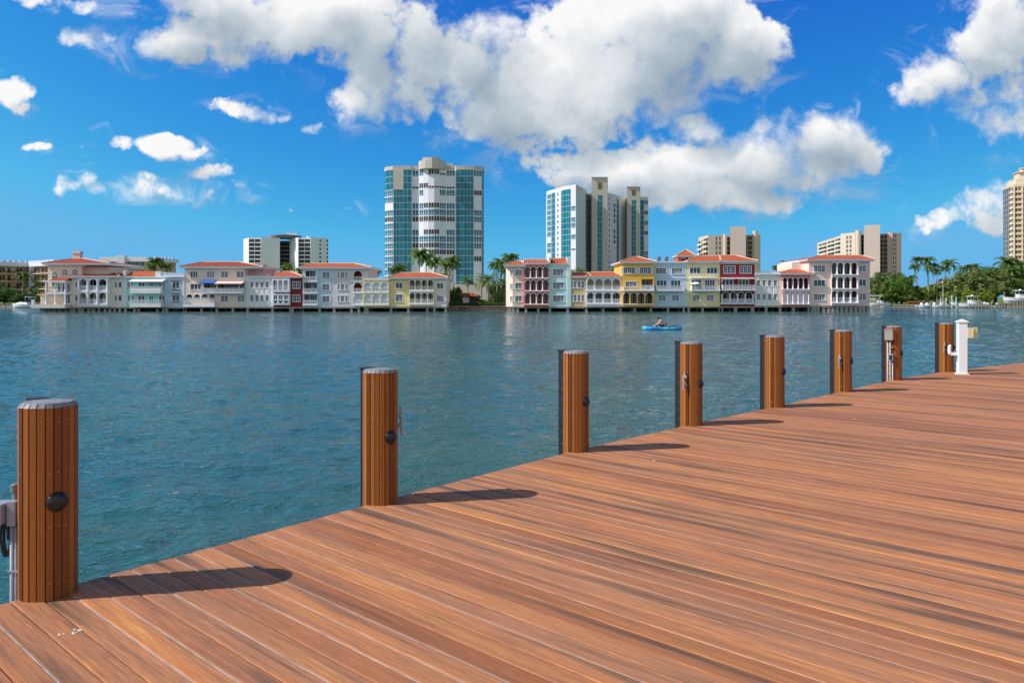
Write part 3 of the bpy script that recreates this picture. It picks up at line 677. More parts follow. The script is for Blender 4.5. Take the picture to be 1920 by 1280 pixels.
    def pent(s, x0, x1, yb, yt, o=.4, dep=2.5, m=None):
        a, b, z0, _ = s.c(x0, x1, yb, yb); z1 = CZ-(gy(yt)-HY)/FPX*(s.Y+dep); mb = MB(); yf = s.Y-o; y2 = s.Y+dep
        mb.add([(a, yf, z0), (b, yf, z0), (b, y2, z1), (a, y2, z1), (b, y2, z0), (a, y2, z0)], [(0, 1, 2, 3), (1, 4, 2), (0, 3, 5), (0, 5, 4, 1), (3, 2, 4, 5)]); mb.build('roof', m or m_tile, s.root)
        mb = MB(); mb.box(a+.02, b-.02, yf+.02, y2, z0-.16, z0-.003); mb.build('eave', m_trim, s.root)
    def piers(s, xs, yb, w_=.45, back=True):
        for x in xs:
            a = s.fr.U(gx(x)); mb = MB()
            zt = s.fr.Z(gy(yb))-.275
            mb.box(a-w_/2, a+w_/2, s.Y+.15, s.Y+.15+w_, -1.2, zt); mb.build('pier', m_pier, s.root)
            if back: mb = MB(); mb.box(a-w_/2+.1, a+w_/2+.1, s.Y+5, s.Y+5+w_, -1.2, zt); mb.build('pier', m_pier, s.root)
    def slab(s, x0, x1, yb, d=11, solid=True):
        a, b, z, _ = s.c(x0, x1, yb, yb); mb = MB(); mb.box(a+.02, b-.02, s.Y+.05, s.Y+d, z-.28, z-.003, 0)
        mb.build('floor_slab', [m_pier], s.root)
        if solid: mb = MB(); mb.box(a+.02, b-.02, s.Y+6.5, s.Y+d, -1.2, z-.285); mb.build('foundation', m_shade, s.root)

C = stucco
cream = C('cream', 216, 197, 180); pinkcream = C('pink_cream', 220, 196, 182); beige = C('beige', 222, 208, 190); turq = C('turquoise', 128, 208, 198)
blue = C('blue', 176, 196, 232); greyw = C('grey_white', 212, 210, 208); dred = C('dark_red', 128, 38, 38); lblue = C('light_blue', 186, 204, 236); greyb = C('grey_beige', 206, 198, 196)
yell = C('yellow', 238, 200, 148); creamy = C('cream_grey', 214, 206, 196); pink = C('pink', 234, 196, 182); salmon = C('salmon', 196, 92, 80); teal = C('pale_teal', 184, 212, 214)
tan = C('tan', 196, 172, 132); wht = C('white', 226, 224, 228); orange = C('orange', 232, 170, 76); skyb = C('sky_blue', 178, 200, 232); yell2 = C('soft_yellow', 238, 204, 158)
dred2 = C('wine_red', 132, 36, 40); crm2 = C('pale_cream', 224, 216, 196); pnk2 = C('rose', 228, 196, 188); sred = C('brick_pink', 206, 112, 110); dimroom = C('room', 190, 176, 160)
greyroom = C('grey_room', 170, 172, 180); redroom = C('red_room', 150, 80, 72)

# ---- left row
REG = R1
H = House('leftmost big cream house on piers with chimney and two storey columned porch', 380, 715, cat='house')
H.sec(716, 818, 400, 527, cream, [('w', 723, 778, 485, 508, 3, 1)], d=12)
H.sec(480, 716, 400, 830, cream, [('w', 518, 576, 515, 620, 3, 1), ('w', 620, 678, 485, 512, 3, 1), ('wd', 576, 602, 595, 690, 1, 3), ('wd', 625, 655, 595, 690, 1, 3), ('wd', 668, 700, 595, 690, 1, 3), ('w', 455, 470, 720, 780, 1, 1), ('w', 640, 700, 705, 795, 2, 1)], o=0, d=12)
for a_, b_, y_ in ((518, 576, 515), (620, 678, 485), (723, 778, 485)):                # fan lights over the tall windows
    u0, u1, z0, z1 = H.c(a_, b_, y_, y_-30); mb = MB(); gl = MB(); uc = (u0+u1)/2; rx = (u1-u0)/2; rz = (z1-z0)
    ring = [(uc-rx*math.cos(math.pi*i/10), z0+rz*math.sin(math.pi*i/10)) for i in range(11)]
    gl.add([H.fr.w(p[0], p[1], .02) for p in ring], [tuple(range(10, -1, -1))])
    for (xa, za), (xb, zb) in zip(ring, ring[1:]):
        k1 = 1.07; mb.add([H.fr.w(xa, za, .06), H.fr.w(xb, zb, .06), H.fr.w(uc+(xb-uc)*k1, z0+(zb-z0)*k1, .06), H.fr.w(uc+(xa-uc)*k1, z0+(za-z0)*k1, .06)], [(3, 2, 1, 0)])
    for an in (.3, .5, .7): mb.tube([H.fr.w(uc, z0+.02, .05), H.fr.w(uc-rx*math.cos(math.pi*an), z0+rz*math.sin(math.pi*an), .05)], .035, 4)
    f_ = mb.build('fanlight', m_trim, H.root); gl.build('pane', m_glass, f_)
u0, u1, z0, z1 = H.c(818, 1100, 430, 500)
H.fr.p.y += 1.5; H.sec(818, 1090, 428, 700, pinkcream, o=0, d=8); H.fr.p.y -= 1.5
H.roof(440, 1120, 398, 720, 830, 345, o=.9, d=14, m=m_tile2)
mb = MB(); X, Y_, Z_ = at(gx(777), 163, gy(355)); Z2 = at(gx(777), 163, gy(272))[2]
mb.box(X-.75, X+.75, Y_-.5, Y_+.5, Z_-.6, Z2-.5); mb.box(X-.88, X+.88, Y_-.62, Y_+.62, Z2-.5, Z2-.2); mb.box(X-.8, X+.8, Y_-.55, Y_+.55, Z2-.2, Z2); mb.build('chimney', C('chimney', 205, 190, 182), H.root)
H.box('balcony', m_trim, 512, 714, 678, 700, 0, 2.0); H.col([517, 610, 706], 582, 678, 1.85, .15); H.col([517, 610, 706], 700, 800, 1.85, .17)
H.rail(520, 706, 632, 676, 1.9, 'bars', m=m_iron); H.rail(410, 500, 758, 796, 1.9, 'bars', m=m_iron)
H.box('porch_fascia', m_trim, 512, 716, 570, 583, 0, 2.3); H.pent(545, 714, 569, 540, o=2.1, dep=.0, m=m_tile2)
H.sec(410, 480, 700, 800, cream, [('w', 455, 470, 728, 780, 1, 1)], o=.2, d=7); H.pent(400, 508, 702, 662, o=1.0, dep=3, m=m_tile2)
H.box('terrace', C('terrace', 205, 198, 188), 380, 717, 800, 838, .0, 2.4); H.box('gate_post', m_trim, 386, 402, 756, 800, 1.7, 2.3)
H.slab(400, 715, 830, 9, False); H.piers([437, 487, 540, 595, 650, 705], 838, .6)

H = House('beige house with projecting white bay of six arches under a red hip roof', 715, 1228)
H.sec(715, 812, 528, 830, beige, [('w', 754, 774, 578, 634, 1, 1), ('w', 789, 805, 578, 634, 1, 1), ('w', 754, 774, 712, 768, 1, 1), ('w', 789, 805, 712, 768, 1, 1)])
H.sec(812, 1108, 528, 828, greyw, [('a', 822, 888, 553, 660), ('a', 918, 990, 553, 660), ('a', 1013, 1086, 553, 660), ('a', 822, 888, 688, 795), ('a', 918, 990, 688, 795), ('a', 1013, 1086, 688, 795)], o=.9, rooms=[(816, 1100, 560, 663, 2.4, beige, 3), (816, 1100, 692, 797, 2.4, beige, 3)])
H.sec(1108, 1228, 528, 830, beige, [('w', 1148, 1168, 580, 635, 1, 1), ('w', 1184, 1216, 580, 635, 1, 1), ('w', 1148, 1168, 712, 770, 1, 1), ('w', 1184, 1216, 712, 770, 1, 1)])
H.box('cornice', m_trim, 808, 1112, 672, 682, .9, 1.02); H.box('cornice', m_trim, 808, 1112, 800, 810, .9, 1.02); H.col([814, 904, 1001, 1100], 560, 665, 1.0, .12)
H.col([814, 904, 1001, 1100], 690, 798, 1.0, .12)
H.roof(712, 1228, 524, 800, 1130, 480, o=1.3, m=m_tile2); H.slab(715, 1228, 828, solid=False); H.piers([735, 790, 820, 880, 930, 985, 1045, 1092, 1140, 1190], 828)

H = House('turquoise house with open tile roof strip, long white awning and two glass balconies', 1230, 1655)
H.sec(1230, 1257, 463, 830, greyw, d=11, name='pier_wall')
H.sec(1257, 1560, 528, 830, turq, [('w', 1272, 1302, 578, 634, 1, 3), ('w', 1312, 1332, 578, 634, 1, 3), ('w', 1274, 1302, 713, 769, 1, 3), ('w', 1313, 1340, 713, 769, 1, 3), ('w', 1382, 1445, 584, 664, 2), ('w', 1492, 1526, 584, 664, 2), ('w', 1380, 1446, 714, 798, 2), ('w', 1490, 1530, 714, 798, 2)])
H.sec(1560, 1655, 556, 828, turq, [('w', 1590, 1611, 584, 664, 1), ('w', 1630, 1648, 584, 664, 1), ('w', 1590, 1648, 714, 798, 2)], o=.05)
H.pent(1243, 1560, 526, 472, o=.4, dep=3, m=m_tile)
H.awn(1330, 1665, 550, 582, 0.05, 1.7, m_trim); H.box('balcony', greyw, 1335, 1642, 668, 694, 0, 1.6); H.rail(1338, 1642, 622, 667, 1.55, 'glass', 1.4); H.box('balcony', greyw, 1338, 1642, 800, 829, 0, 1.6); H.rail(1338, 1642, 757, 799, 1.55, 'lat', 1.4)
H.slab(1230, 1655, 828); H.piers([1247, 1340, 1380, 1568, 1628], 828)

H = House('flat roofed lavender blue house with parapet, between turquoise and large cream houses', 1655, 1845)
H.sec(1560, 1655, 482, 553, blue, d=9); H.sec(1655, 1846, 530, 830, blue, [('wl', 1724, 1791, 580, 646, 2), ('wl', 1724, 1791, 710, 768, 2)])
H.box('cornice', m_trim, 1558, 1850, 518, 532, 0, .25); H.rail(1660, 1846, 484, 518, .1, 'bal'); H.box('parapet_pier', m_trim, 1556, 1610, 474, 520, -.5, .12)
mb = MB(); u0, u1, z0, z1 = H.c(1829, 1845, 532, 828)
for i in range(14): mb.fbox(H.fr, u0+(i % 2)*.06, u1, z0+i*(z1-z0)/14+.01, z0+(i+.92)*(z1-z0)/14, 0, .06)
mb.build('quoins', m_trim, H.root); H.slab(1655, 1846, 829); H.piers([1662, 1840], 828)

REG = R2
H = House('large cream three storey house with one blue and one cream awning', 140, 748)
H.sec(140, 745, 432, 828, pinkcream, [('w', 197, 268, 475, 534, 3), ('w', 362, 432, 475, 534, 3, 2), ('w', 502, 572, 475, 534, 2, 3), ('w', 658, 730, 475, 534, 2, 3), ('w', 198, 304, 598, 654, 3), ('r', 330, 455, 592, 686), ('r', 470, 735, 590, 686),
     ('a', 157, 217, 702, 756), ('a', 233, 293, 702, 756), ('a', 309, 369, 702, 756), ('a', 385, 443, 702, 756), ('w', 502, 572, 716, 776, 2, 2), ('w', 668, 736, 716, 776, 2, 3)],
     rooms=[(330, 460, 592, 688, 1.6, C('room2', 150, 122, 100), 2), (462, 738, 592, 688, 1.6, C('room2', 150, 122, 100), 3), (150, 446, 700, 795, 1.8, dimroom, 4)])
H.fr.p.y += 2.5; H.sec(745, 930, 432, 828, C('pink_side', 216, 176, 170), d=8); H.fr.p.y -= 2.5
H.awn(316, 462, 560, 596, 0, 1.5, mat('blue_awning', S(40, 110, 190), .7)); H.awn(463, 742, 568, 602, 0, 1.5, mat('cream_awning', S(232, 208, 200), .7))
H.box('balcony', m_trim, 318, 740, 684, 692, 0, 1.3); H.rail(320, 460, 640, 684, 1.3, 'lat', 1.2); H.rail(464, 738, 640, 684, 1.3, 'lat', 1.2)
H.box('balcony', m_trim, 140, 455, 805, 828, 0, .9); H.rail(142, 455, 758, 804, .9, 'lat', .8); H.col([705], 592, 640, 1.2, .06)
H.roof(98, 935, 430, 310, 690, 380, o=.9, d=13, m=m_tile2); H.slab(140, 745, 826); H.piers([140, 303, 457, 617], 828)

H = House('narrow pale grey flat roofed house just left of the small dark red house', 750, 1025)
its = [('w', x, x+w_, y0, y1, 1, r_) for x, w_ in ((795, 31), (847, 31), (898, 31), (949, 31)) for y0, y1, r_ in ((580, 636, 3), (712, 771, 3))]
H.sec(748, 1025, 528, 830, greyw, its)
for x in (795, 847, 898, 949):
    H.box('panel', m_trim, x-1, x+32, 650, 704, 0, .05); H.box('panel', m_trim, x-1, x+32, 784, 826, 0, .05)
    u0, u1, z0, z1 = H.c(x-3, x+34, 576, 556); mb = MB(); uc = (u0+u1)/2; rr_ = (u1-u0)/2
    mb.add([H.fr.w(uc-rr_*math.cos(math.pi*i/8), z0+.06+(z1-z0)*math.sin(math.pi*i/8), .045) for i in range(9)], [tuple(range(8, -1, -1))]); mb.build('arch_panel', m_trim, H.root)
H.box('cornice', m_trim, 746, 1028, 520, 534, -.3, .22); H.box('roof_box', m_trim, 838, 936, 490, 522, -6, -4); H.box('roof_unit', mat('roof_unit', S(95, 80, 70), .8), 990, 1035, 492, 520, -6, -4.5)
H.slab(748, 1025, 828); H.piers([765, 1015], 828)

H = House('small dark red house with white arched bay and low red hip roof', 1025, 1320)
H.sec(1025, 1032, 532, 828, dred); H.sec(1032, 1200, 548, 680, m_trim, [('a', 1038, 1078, 560, 664), ('a', 1090, 1130, 560, 664), ('a', 1143, 1184, 560, 664)], o=.9, d=.02, rooms=[(1036, 1190, 560, 666, 2.2, greyw, 3)])
H.sec(1032, 1200, 692, 812, m_trim, [('w', 1040, 1075, 712, 756, 2, 1), ('w', 1092, 1127, 712, 756, 2, 1), ('w', 1145, 1182, 712, 756, 2, 1), ('w', 1040, 1075, 766, 792, 1, 1), ('w', 1092, 1127, 766, 792, 1, 1), ('w', 1145, 1182, 766, 792, 1, 1)], o=.7, d=.02)
H.sec(1032, 1200, 532, 828, dred, [('r', 1040, 1190, 562, 664)], o=0, d=10)
H.sec(1200, 1320, 532, 828, dred, [('w', 1222, 1292, 578, 642, 2, 2), ('w', 1222, 1292, 710, 774, 2, 2)])
for x in (1058, 1110, 1164):
    u0, u1, z0, z1 = H.c(x-22, x+22, 712, 690); mb = MB(); uc = (u0+u1)/2; rr_ = (u1-u0)/2
    mb.add([H.fr.w(uc-rr_*math.cos(math.pi*i/8), z0+(z1-z0)*math.sin(math.pi*i/8), .76) for i in range(9)], [tuple(range(8, -1, -1))]); mb.build('arch_panel', m_trim, H.root)
H.roof(985, 1330, 526, 1120, 1200, 476, o=.9, d=10); H.slab(1025, 1320, 828); H.piers([1195, 1215, 1312], 828)

H = House('long pale blue and grey three storey house left of the yellow arcade', 1320, 1895)
H.sec(1322, 1478, 440, 828, lblue, [('r', 1350, 1452, 468, 566), ('r', 1335, 1466, 588, 685), ('r', 1335, 1466, 706, 800)], o=.15, rooms=[(1330, 1470, 468, 568, 1.6, greyroom, 3), (1330, 1470, 586, 686, 1.6, greyroom, 2), (1330, 1470, 704, 802, 1.6, greyroom, 3)])
for y_ in (570, 686, 804): H.box('balcony', m_trim, 1325, 1474, y_, y_+9, .15, .6)
for y_ in (528, 645, 765): H.rail(1328, 1470, y_, y_+40, .58, 'bal')
H.sec(1478, 1622, 440, 828, lblue, [('wh', 1519, 1586, y_, y_+60, 2, 3) for y_ in (482, 599, 718)])
H.sec(1622, 1818, 440, 828, greyb, [(k_, a_, b_, y_, y_+58, c_, 3) for y_ in (482, 600, 718) for k_, a_, b_, c_ in (('w', 1669, 1688, 1), ('w', 1703, 1733, 1), ('w', 1748, 1768, 1))])
H.sec(1818, 1975, 440, 828, greyb, [('a', 1830, 1912, 468, 566), ('a', 1830, 1912, 588, 682), ('s', 1830, 1912, 706, 804, 1)], rooms=[(1826, 1918, 466, 568, 1.6, redroom, 0), (1826, 1918, 586, 684, 1.6, redroom, 0)])
for y_ in (570, 686, 806): H.box('balcony', m_trim, 1826, 1922, y_, y_+8, 0, .3)
H.roof(1285, 2015, 437, 1400, 1840, 394, o=.8, d=12); H.slab(1322, 1895, 828); H.piers([1315, 1487, 1633, 1805, 1880], 828)

REG = R3
H = House('low yellow arcade house with six closed white arches and flat roof', 155, 338)
it = [('s', a_, b_, y0, y1, 1) for a_, b_ in ((164, 213), (224, 274), (283, 331)) for y0, y1 in ((938, 1006), (1022, 1092))]
H.sec(155, 338, 922, 1110, yell, it, o=.3); H.box('parapet', creamy, 153, 340, 908, 924, -.4, .4); H.box('cornice', m_trim, 156, 338, 1008, 1014, .3, .4); H.box('cornice', m_trim, 156, 338, 1094, 1100, .3, .4)
H.slab(155, 338, 1110); H.piers([168, 182], 1110)
H = House('yellow and cream house with eight small arches beside the palm garden', 338, 745)
H.sec(338, 481, 908, 1110, yell, [('w', 385, 430, 942, 982, 2), ('w', 385, 430, 1024, 1074, 2, 3)])
it = [('a', a_, b_, y0, y1) for a_, b_ in ((484, 519), (526, 561), (570, 605), (614, 648)) for y0, y1 in ((922, 997), (1014, 1088))]
H.sec(481, 653, 908, 1108, yell, it, o=.35, rooms=[(484, 650, 924, 998, 2.0, yell, 3), (484, 650, 1016, 1090, 2.0, greyroom, 4)])
for y_ in (998, 1089): H.box('balcony', m_trim, 480, 654, y_, y_+7, .35, .6)
H.sec(653, 742, 908, 1110, creamy, [('w', 675, 719, 944, 983, 2), ('w', 675, 719, 1034, 1074, 2, 3)])
H.roof(330, 757, 906, 425, 640, 871, o=.9, d=12); H.slab(338, 742, 1110); H.piers([350, 472, 606, 656, 735], 1110)

# ---- right row
REG = R4
H = House('narrow pink three storey house with cut corner, right of the palm garden', 122, 266)
H.sec(176, 266, 762, 1088, pink, [('w', 197, 248, y0, y1, 2, 3) for y0, y1 in ((793, 837), (898, 943), (1001, 1047))])
f2 = Fr(H.fr.w(H.fr.U(gx(122)), 0, -1.6)[:2], H.fr.w(H.fr.U(gx(176)), 0, 0)[:2]); mb = MB(); z0 = H.fr.Z(gy(1088)); z1 = H.fr.Z(gy(762)); L_ = f2.len
hs = [(L_*.66, L_*.95, H.fr.Z(gy(y1)), H.fr.Z(gy(y0)), False) for y0, y1 in ((805, 845), (905, 948), (1005, 1047))]
wall(mb, f2, 0, L_, z0, z1, hs)
mb.quad(f2.w(0, z0, -8), f2.w(0, z0, 0), f2.w(0, z1, 0), f2.w(0, z1, -8)); mb.quad(f2.w(0, z1, 0), f2.w(L_, z1, 0), f2.w(L_, z1, -9), f2.w(0, z1, -8)); mb.build('wall', pink, H.root)
for a_, b_, c_, d_, _ in hs: window(f2, a_, b_, c_, d_, 0, H.root, 1, 3)
H.roof(104, 282, 758, 205, 240, 722, o=.8, d=12); H.slab(176, 266, 1086); H.piers([147, 186, 210], 1088, .8)
H = House('salmon red house with three floors of four screened arches and white bands', 266, 464)
it = [('A', a_, b_, y0, y1) for a_, b_ in ((277, 312), (324, 360), (373, 410), (421, 457)) for y0, y1 in ((768, 853), (876, 954), (980, 1062))]
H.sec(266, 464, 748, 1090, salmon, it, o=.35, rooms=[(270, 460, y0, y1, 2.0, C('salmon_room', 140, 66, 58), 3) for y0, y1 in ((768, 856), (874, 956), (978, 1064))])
for y_ in (856, 958, 1064): H.box('balcony', m_trim, 265, 465, y_, y_+8, .35, .65)
H.box('cornice', m_trim, 264, 465, 742, 750, .35, .55); H.col([318, 366, 415], 800, 856, .42, .10); H.col([318, 366, 415], 905, 957, .42, .10); H.col([318, 366, 415], 1008, 1064, .42, .10)
H.roof(262, 466, 742, 266, 462, 712, o=.7, d=12); H.slab(266, 464, 1088); H.piers([282, 381], 1088)
H = House('pale teal house between two raised fire walls with steep tile roof strip', 464, 640)
H.sec(464, 478, 690, 1088, teal, d=9, name='fire_wall', o=.15); H.sec(612, 642, 690, 1088, teal, d=9, name='fire_wall', o=.15)
H.sec(478, 612, 746, 1088, teal, [('w', 500, 585, y0, y1, 3, 3) for y0, y1 in ((787, 834), (893, 941), (998, 1046))])
H.pent(478, 612, 745, 700, o=.3, dep=3); H.slab(464, 640, 1088); H.piers([474, 617], 1088)
H = House('tan two storey house with eight narrow windows beside the white arcade', 626, 760)
H.sec(642, 760, 850, 1088, tan, [('w', a_, b_, y0, y1, 1, 2) for a_, b_ in ((644, 655), (667, 685), (698, 716), (729, 747)) for y0, y1 in ((886, 937), (992, 1044))])
H.roof(628, 800, 848, 660, 780, 815, o=.7, d=9); H.slab(642, 760, 1088)
H.box('roof_vent', greyw, 628, 690, 785, 830, -7, -5)
H = House('white two storey arcade house with eight open arches under a low red roof', 760, 1046)
it = [('a', a_, b_, y0, y1) for a_, b_ in ((771, 822), (836, 893), (904, 962), (974, 1032)) for y0, y1 in ((868, 954), (975, 1061))]
H.sec(760, 1046, 850, 1088, wht, it, o=.5, rooms=[(764, 1040, 868, 956, 2.2, C('ivory_room', 214, 204, 176), 0), (764, 1040, 974, 1063, 2.2, greyw, 4)])
for y_ in (955, 1062): H.box('balcony', m_trim, 758, 1048, y_, y_+9, .5, .75)
H.roof(755, 1048, 848, 800, 990, 812, o=1.0, d=9); H.slab(760, 1046, 1086); H.piers([767, 902, 1040], 1088)

REG = R5
H = House('orange three storey house with hip roof, four ground arches and glass balcony', 270, 626)
H.sec(275, 626, 310, 806, orange, [('wh', 288, 414, 372, 438, 3, 3), ('wh', 468, 594, 372, 438, 3, 3), ('w', 308, 432, 528, 588, 3, 3), ('r', 486, 614, 500, 620), ('A', 284, 350, 652, 774), ('A', 366, 433, 652, 774), ('A', 447, 515, 652, 774), ('A', 531, 606, 652, 774)],
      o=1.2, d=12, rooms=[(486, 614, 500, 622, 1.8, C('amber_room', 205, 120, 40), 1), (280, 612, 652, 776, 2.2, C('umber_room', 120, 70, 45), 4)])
H.box('balcony', m_trim, 278, 620, 622, 634, 1.2, 2.1); H.rail(280, 618, 582, 622, 2.05, 'bars', .8); H.box('cornice', m_trim, 276, 624, 775, 785, 1.2, 1.4)
H.roof(236, 655, 312, 425, 450, 246, o=1.9, d=12); H.slab(275, 626, 806); H.piers([422, 605], 806, .5)
H = House('sky blue flat roofed house with two roof fans, right of the orange house', 626, 1002)
H.sec(626, 1002, 306, 806, skyb, [('w', 657, 776, 374, 438, 3, 3), ('w', 838, 957, 374, 438, 4, 3), ('wt', 670, 780, 512, 600, 3), ('wt', 828, 938, 512, 600, 3), ('w', 690, 767, 680, 744, 2, 4), ('w', 842, 919, 680, 744, 2, 4)])
H.box('cornice', m_trim, 622, 1004, 302, 316, 0, .3); H.box('balcony', m_trim, 655, 966, 624, 634, 0, 1.3); H.rail(657, 964, 572, 624, 1.3, 'bal', 1.2); H.box('cornice', skyb, 626, 1002, 486, 494, 0, .12)
for x in (693, 777):
    mb = MB(); p = at(gx(x), 162, gy(300)); mb.lathe((p[0], p[1], p[2]-.5), [(.3, 0), (.3, .7), (.36, .72), (.40, 1.2), (.36, 1.45), (.1, 1.5)], 12); mb.build('roof_fan', mat('galvanised', S(120, 120, 125), .4, metal=.6), H.root)
H.slab(626, 1002, 806); H.piers([797, 975], 806)
H = House('soft yellow house with white lattice balcony and round white parasol behind it', 1002, 1380)
H.sec(1002, 1380, 306, 804, yell2, [('wt', 1042, 1158, 370, 436, 3), ('wt', 1234, 1350, 370, 436, 3), ('w', 1060, 1167, 508, 622, 3), ('w', 1212, 1320, 508, 622, 4), ('w', 1075, 1151, 680, 744, 2, 4), ('w', 1232, 1307, 680, 744, 2, 4)])
H.box('sun_screen', m_trim, 1035, 1346, 484, 493, 0, 1.1); H.box('balcony', m_trim, 1045, 1364, 624, 633, 0, 1.4); H.rail(1048, 1362, 574, 624, 1.4, 'lat', 1.3)
H.roof(1000, 1384, 302, 1130, 1384, 240, o=.8, d=12); H.slab(1002, 1380, 804); H.piers([1030, 1187, 1390], 804, .45)
p = H.fr.w(H.fr.U(gx(1097)), H.fr.Z(gy(622)), .8); mb = MB(); mb.lathe(p, [(.03, 0), (.03, 1.1), (.9, 1.12), (.85, 1.3), (.55, 1.5), (.02, 1.62)], 14)
pr = mb.build('parasol', m_trim, None); tag(pr, 'white round parasol open low on the yellow house balcony', 'parasol'); pr.location.z += 0
H = House('wine red three storey house with scrolled white balcony and columned porch', 1380, 1766)
H.sec(1380, 1766, 306, 804, dred2, [('w', 1421, 1547, 354, 432, 3, 3), ('w', 1604, 1729, 354, 432, 3, 3), ('w', 1402, 1524, 506, 620, 3), ('w', 1592, 1699, 506, 620, 3), ('a', 1412, 1478, 645, 775), ('a', 1496, 1562, 645, 775), ('a', 1582, 1648, 645, 775), ('a', 1668, 1738, 645, 775)],
      o=.1, rooms=[(1405, 1745, 645, 778, 2.0, C('porch_room', 176, 168, 166), 4)])
H.box('cornice', m_trim, 1380, 1762, 322, 330, .1, .2); H.awn(1384, 1750, 484, 500, .1, 1.3, m_trim); H.box('balcony', m_trim, 1388, 1756, 618, 628, 0, 1.4); H.rail(1390, 1754, 566, 618, 1.4, 'lat', 1.3)
H.box('cornice', m_trim, 1380, 1766, 770, 782, .1, .4); H.col([1397, 1487, 1572, 1658, 1745], 672, 772, .35, .17); H.rail(1400, 1742, 722, 770, .4, 'lat')
H.roof(1374, 1800, 300, 1376, 1560, 234, o=.8, d=12); H.slab(1380, 1766, 804); H.piers([1400, 1560, 1752], 804, .6)
# red lantern tower behind the row
REG = R5
T = House('little red square lookout tower with arched openings and pyramid tile roof, behind the roofs', 905, 1082, Y=176, cat='tower', name='lookout_tower')
T.sec(906, 1082, 240, 420, salmon, [('A', 950, 982, 262, 300), ('A', 988, 1024, 250, 300), ('A', 1034, 1066, 262, 300)], d=4.5, rooms=[(948, 1068, 262, 302, 1.5, C('salmon_room', 0, 0, 0), 0)])
T.roof(888, 1104, 238, 990, 1000, 170, o=.5, d=5.0)

REG = R6
H = House('narrow pale cream house with roof balustrade and four tall arched white window strips', 203, 496)
it = [('w', x, x+w_, y0, y1, 1, 4) for x, w_ in ((229, 36), (289, 36), (350, 36), (412, 36)) for y0, y1 in ((727, 789), (880, 942))]
H.sec(203, 496, 665, 1008, crm2, it)
for x in (229, 289, 350, 412):
    for y0, y1 in ((796, 872), (949, 1006)): H.box('panel', m_trim, x-1, x+37, y0, y1, 0, .05)
    u0, u1, z0, z1 = H.c(x-3, x+39, 722, 700); mb = MB(); uc = (u0+u1)/2; rr_ = (u1-u0)/2
    mb.add([H.fr.w(uc-rr_*math.cos(math.pi*i/8), z0+(z1-z0)*math.sin(math.pi*i/8), .045) for i in range(9)], [tuple(range(8, -1, -1))]); mb.build('arch_panel', m_trim, H.root)
H.box('cornice', m_trim, 200, 498, 652, 668, -.3, .3); H.rail(205, 465, 624, 652, .1, 'bal'); H.slab(203, 496, 1008); H.piers([333, 487], 1008, .5)
H = House('rose red house with five open arches above five white shuttered ones', 496, 796)
it = [('A', a_, a_+40, 700, 820) for a_ in (508, 566, 623, 681, 738)]+[('s', a_, a_+40, 852, 980, 1) for a_ in (508, 566, 623, 681, 738)]
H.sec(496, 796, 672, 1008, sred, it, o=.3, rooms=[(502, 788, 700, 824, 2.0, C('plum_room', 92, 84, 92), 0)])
for y_ in (824, 984): H.box('balcony', m_trim, 494, 797, y_, y_+10, .3, .6)
H.box('cornice', m_trim, 494, 797, 660, 674, .3, .45); H.box('valance', m_trim, 498, 794, 836, 848, .3, .36)
for y0, y1 in ((740, 824), (885, 984)): H.col([503, 557, 614, 672, 729, 786], y0, y1, .4, .12)
H.roof(462, 840, 658, 600, 700, 608, o=1.0, d=10); H.slab(496, 796, 1008); H.piers([632, 805], 1008, .55, True)
H = House('large pink three storey house with twelve open arches, rightmost on piers', 796, 1462)
H.sec(796, 1034, 512, 1006, pnk2, [('w', 852, 973, 570, 638, 3, 4), ('wt', 852, 973, 727, 793, 3), ('w', 852, 973, 880, 946, 3, 3)], d=13)
it = [('A' if y0 < 800 else 'a', a_, b_, y0, y1) for a_, b_ in ((1038, 1086), (1102, 1158), (1177, 1233), (1252, 1309)) for y0, y1 in ((540, 664), (694, 816), (846, 970))]
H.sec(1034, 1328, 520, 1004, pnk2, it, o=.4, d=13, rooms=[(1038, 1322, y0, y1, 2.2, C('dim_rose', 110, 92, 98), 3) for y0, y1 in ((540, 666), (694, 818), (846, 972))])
for y_ in (666, 818, 972): H.box('balcony', m_trim, 1032, 1330, y_, y_+10, .4, .7)
for y0, y1 in ((585, 666), (740, 818), (890, 972)): H.col([1094, 1167, 1242, 1318], y0, y1, .45, .13)
H.sec(1328, 1462, 512, 1006, C('rose_shade', 206, 182, 182), [('w', 1345, 1419, 570, 636, 2, 4), ('wt', 1345, 1419, 722, 791, 2), ('w', 1345, 1419, 875, 943, 2, 3)], d=13)  # rose wall greyed in its colour for the shade it stands in
H.roof(760, 1502, 508, 900, 1380, 460, o=.9, d=15); H.slab(796, 1462, 1006, solid=False); H.piers([820, 860, 900, 960, 1015, 1060, 1110, 1160, 1210, 1260, 1312, 1360, 1400, 1448], 1006, .6)
H.fr.p.y += 4; H.sec(612, 796, 535, 700, C('pink_side2', 240, 200, 190), d=9); H.fr.p.y -= 4

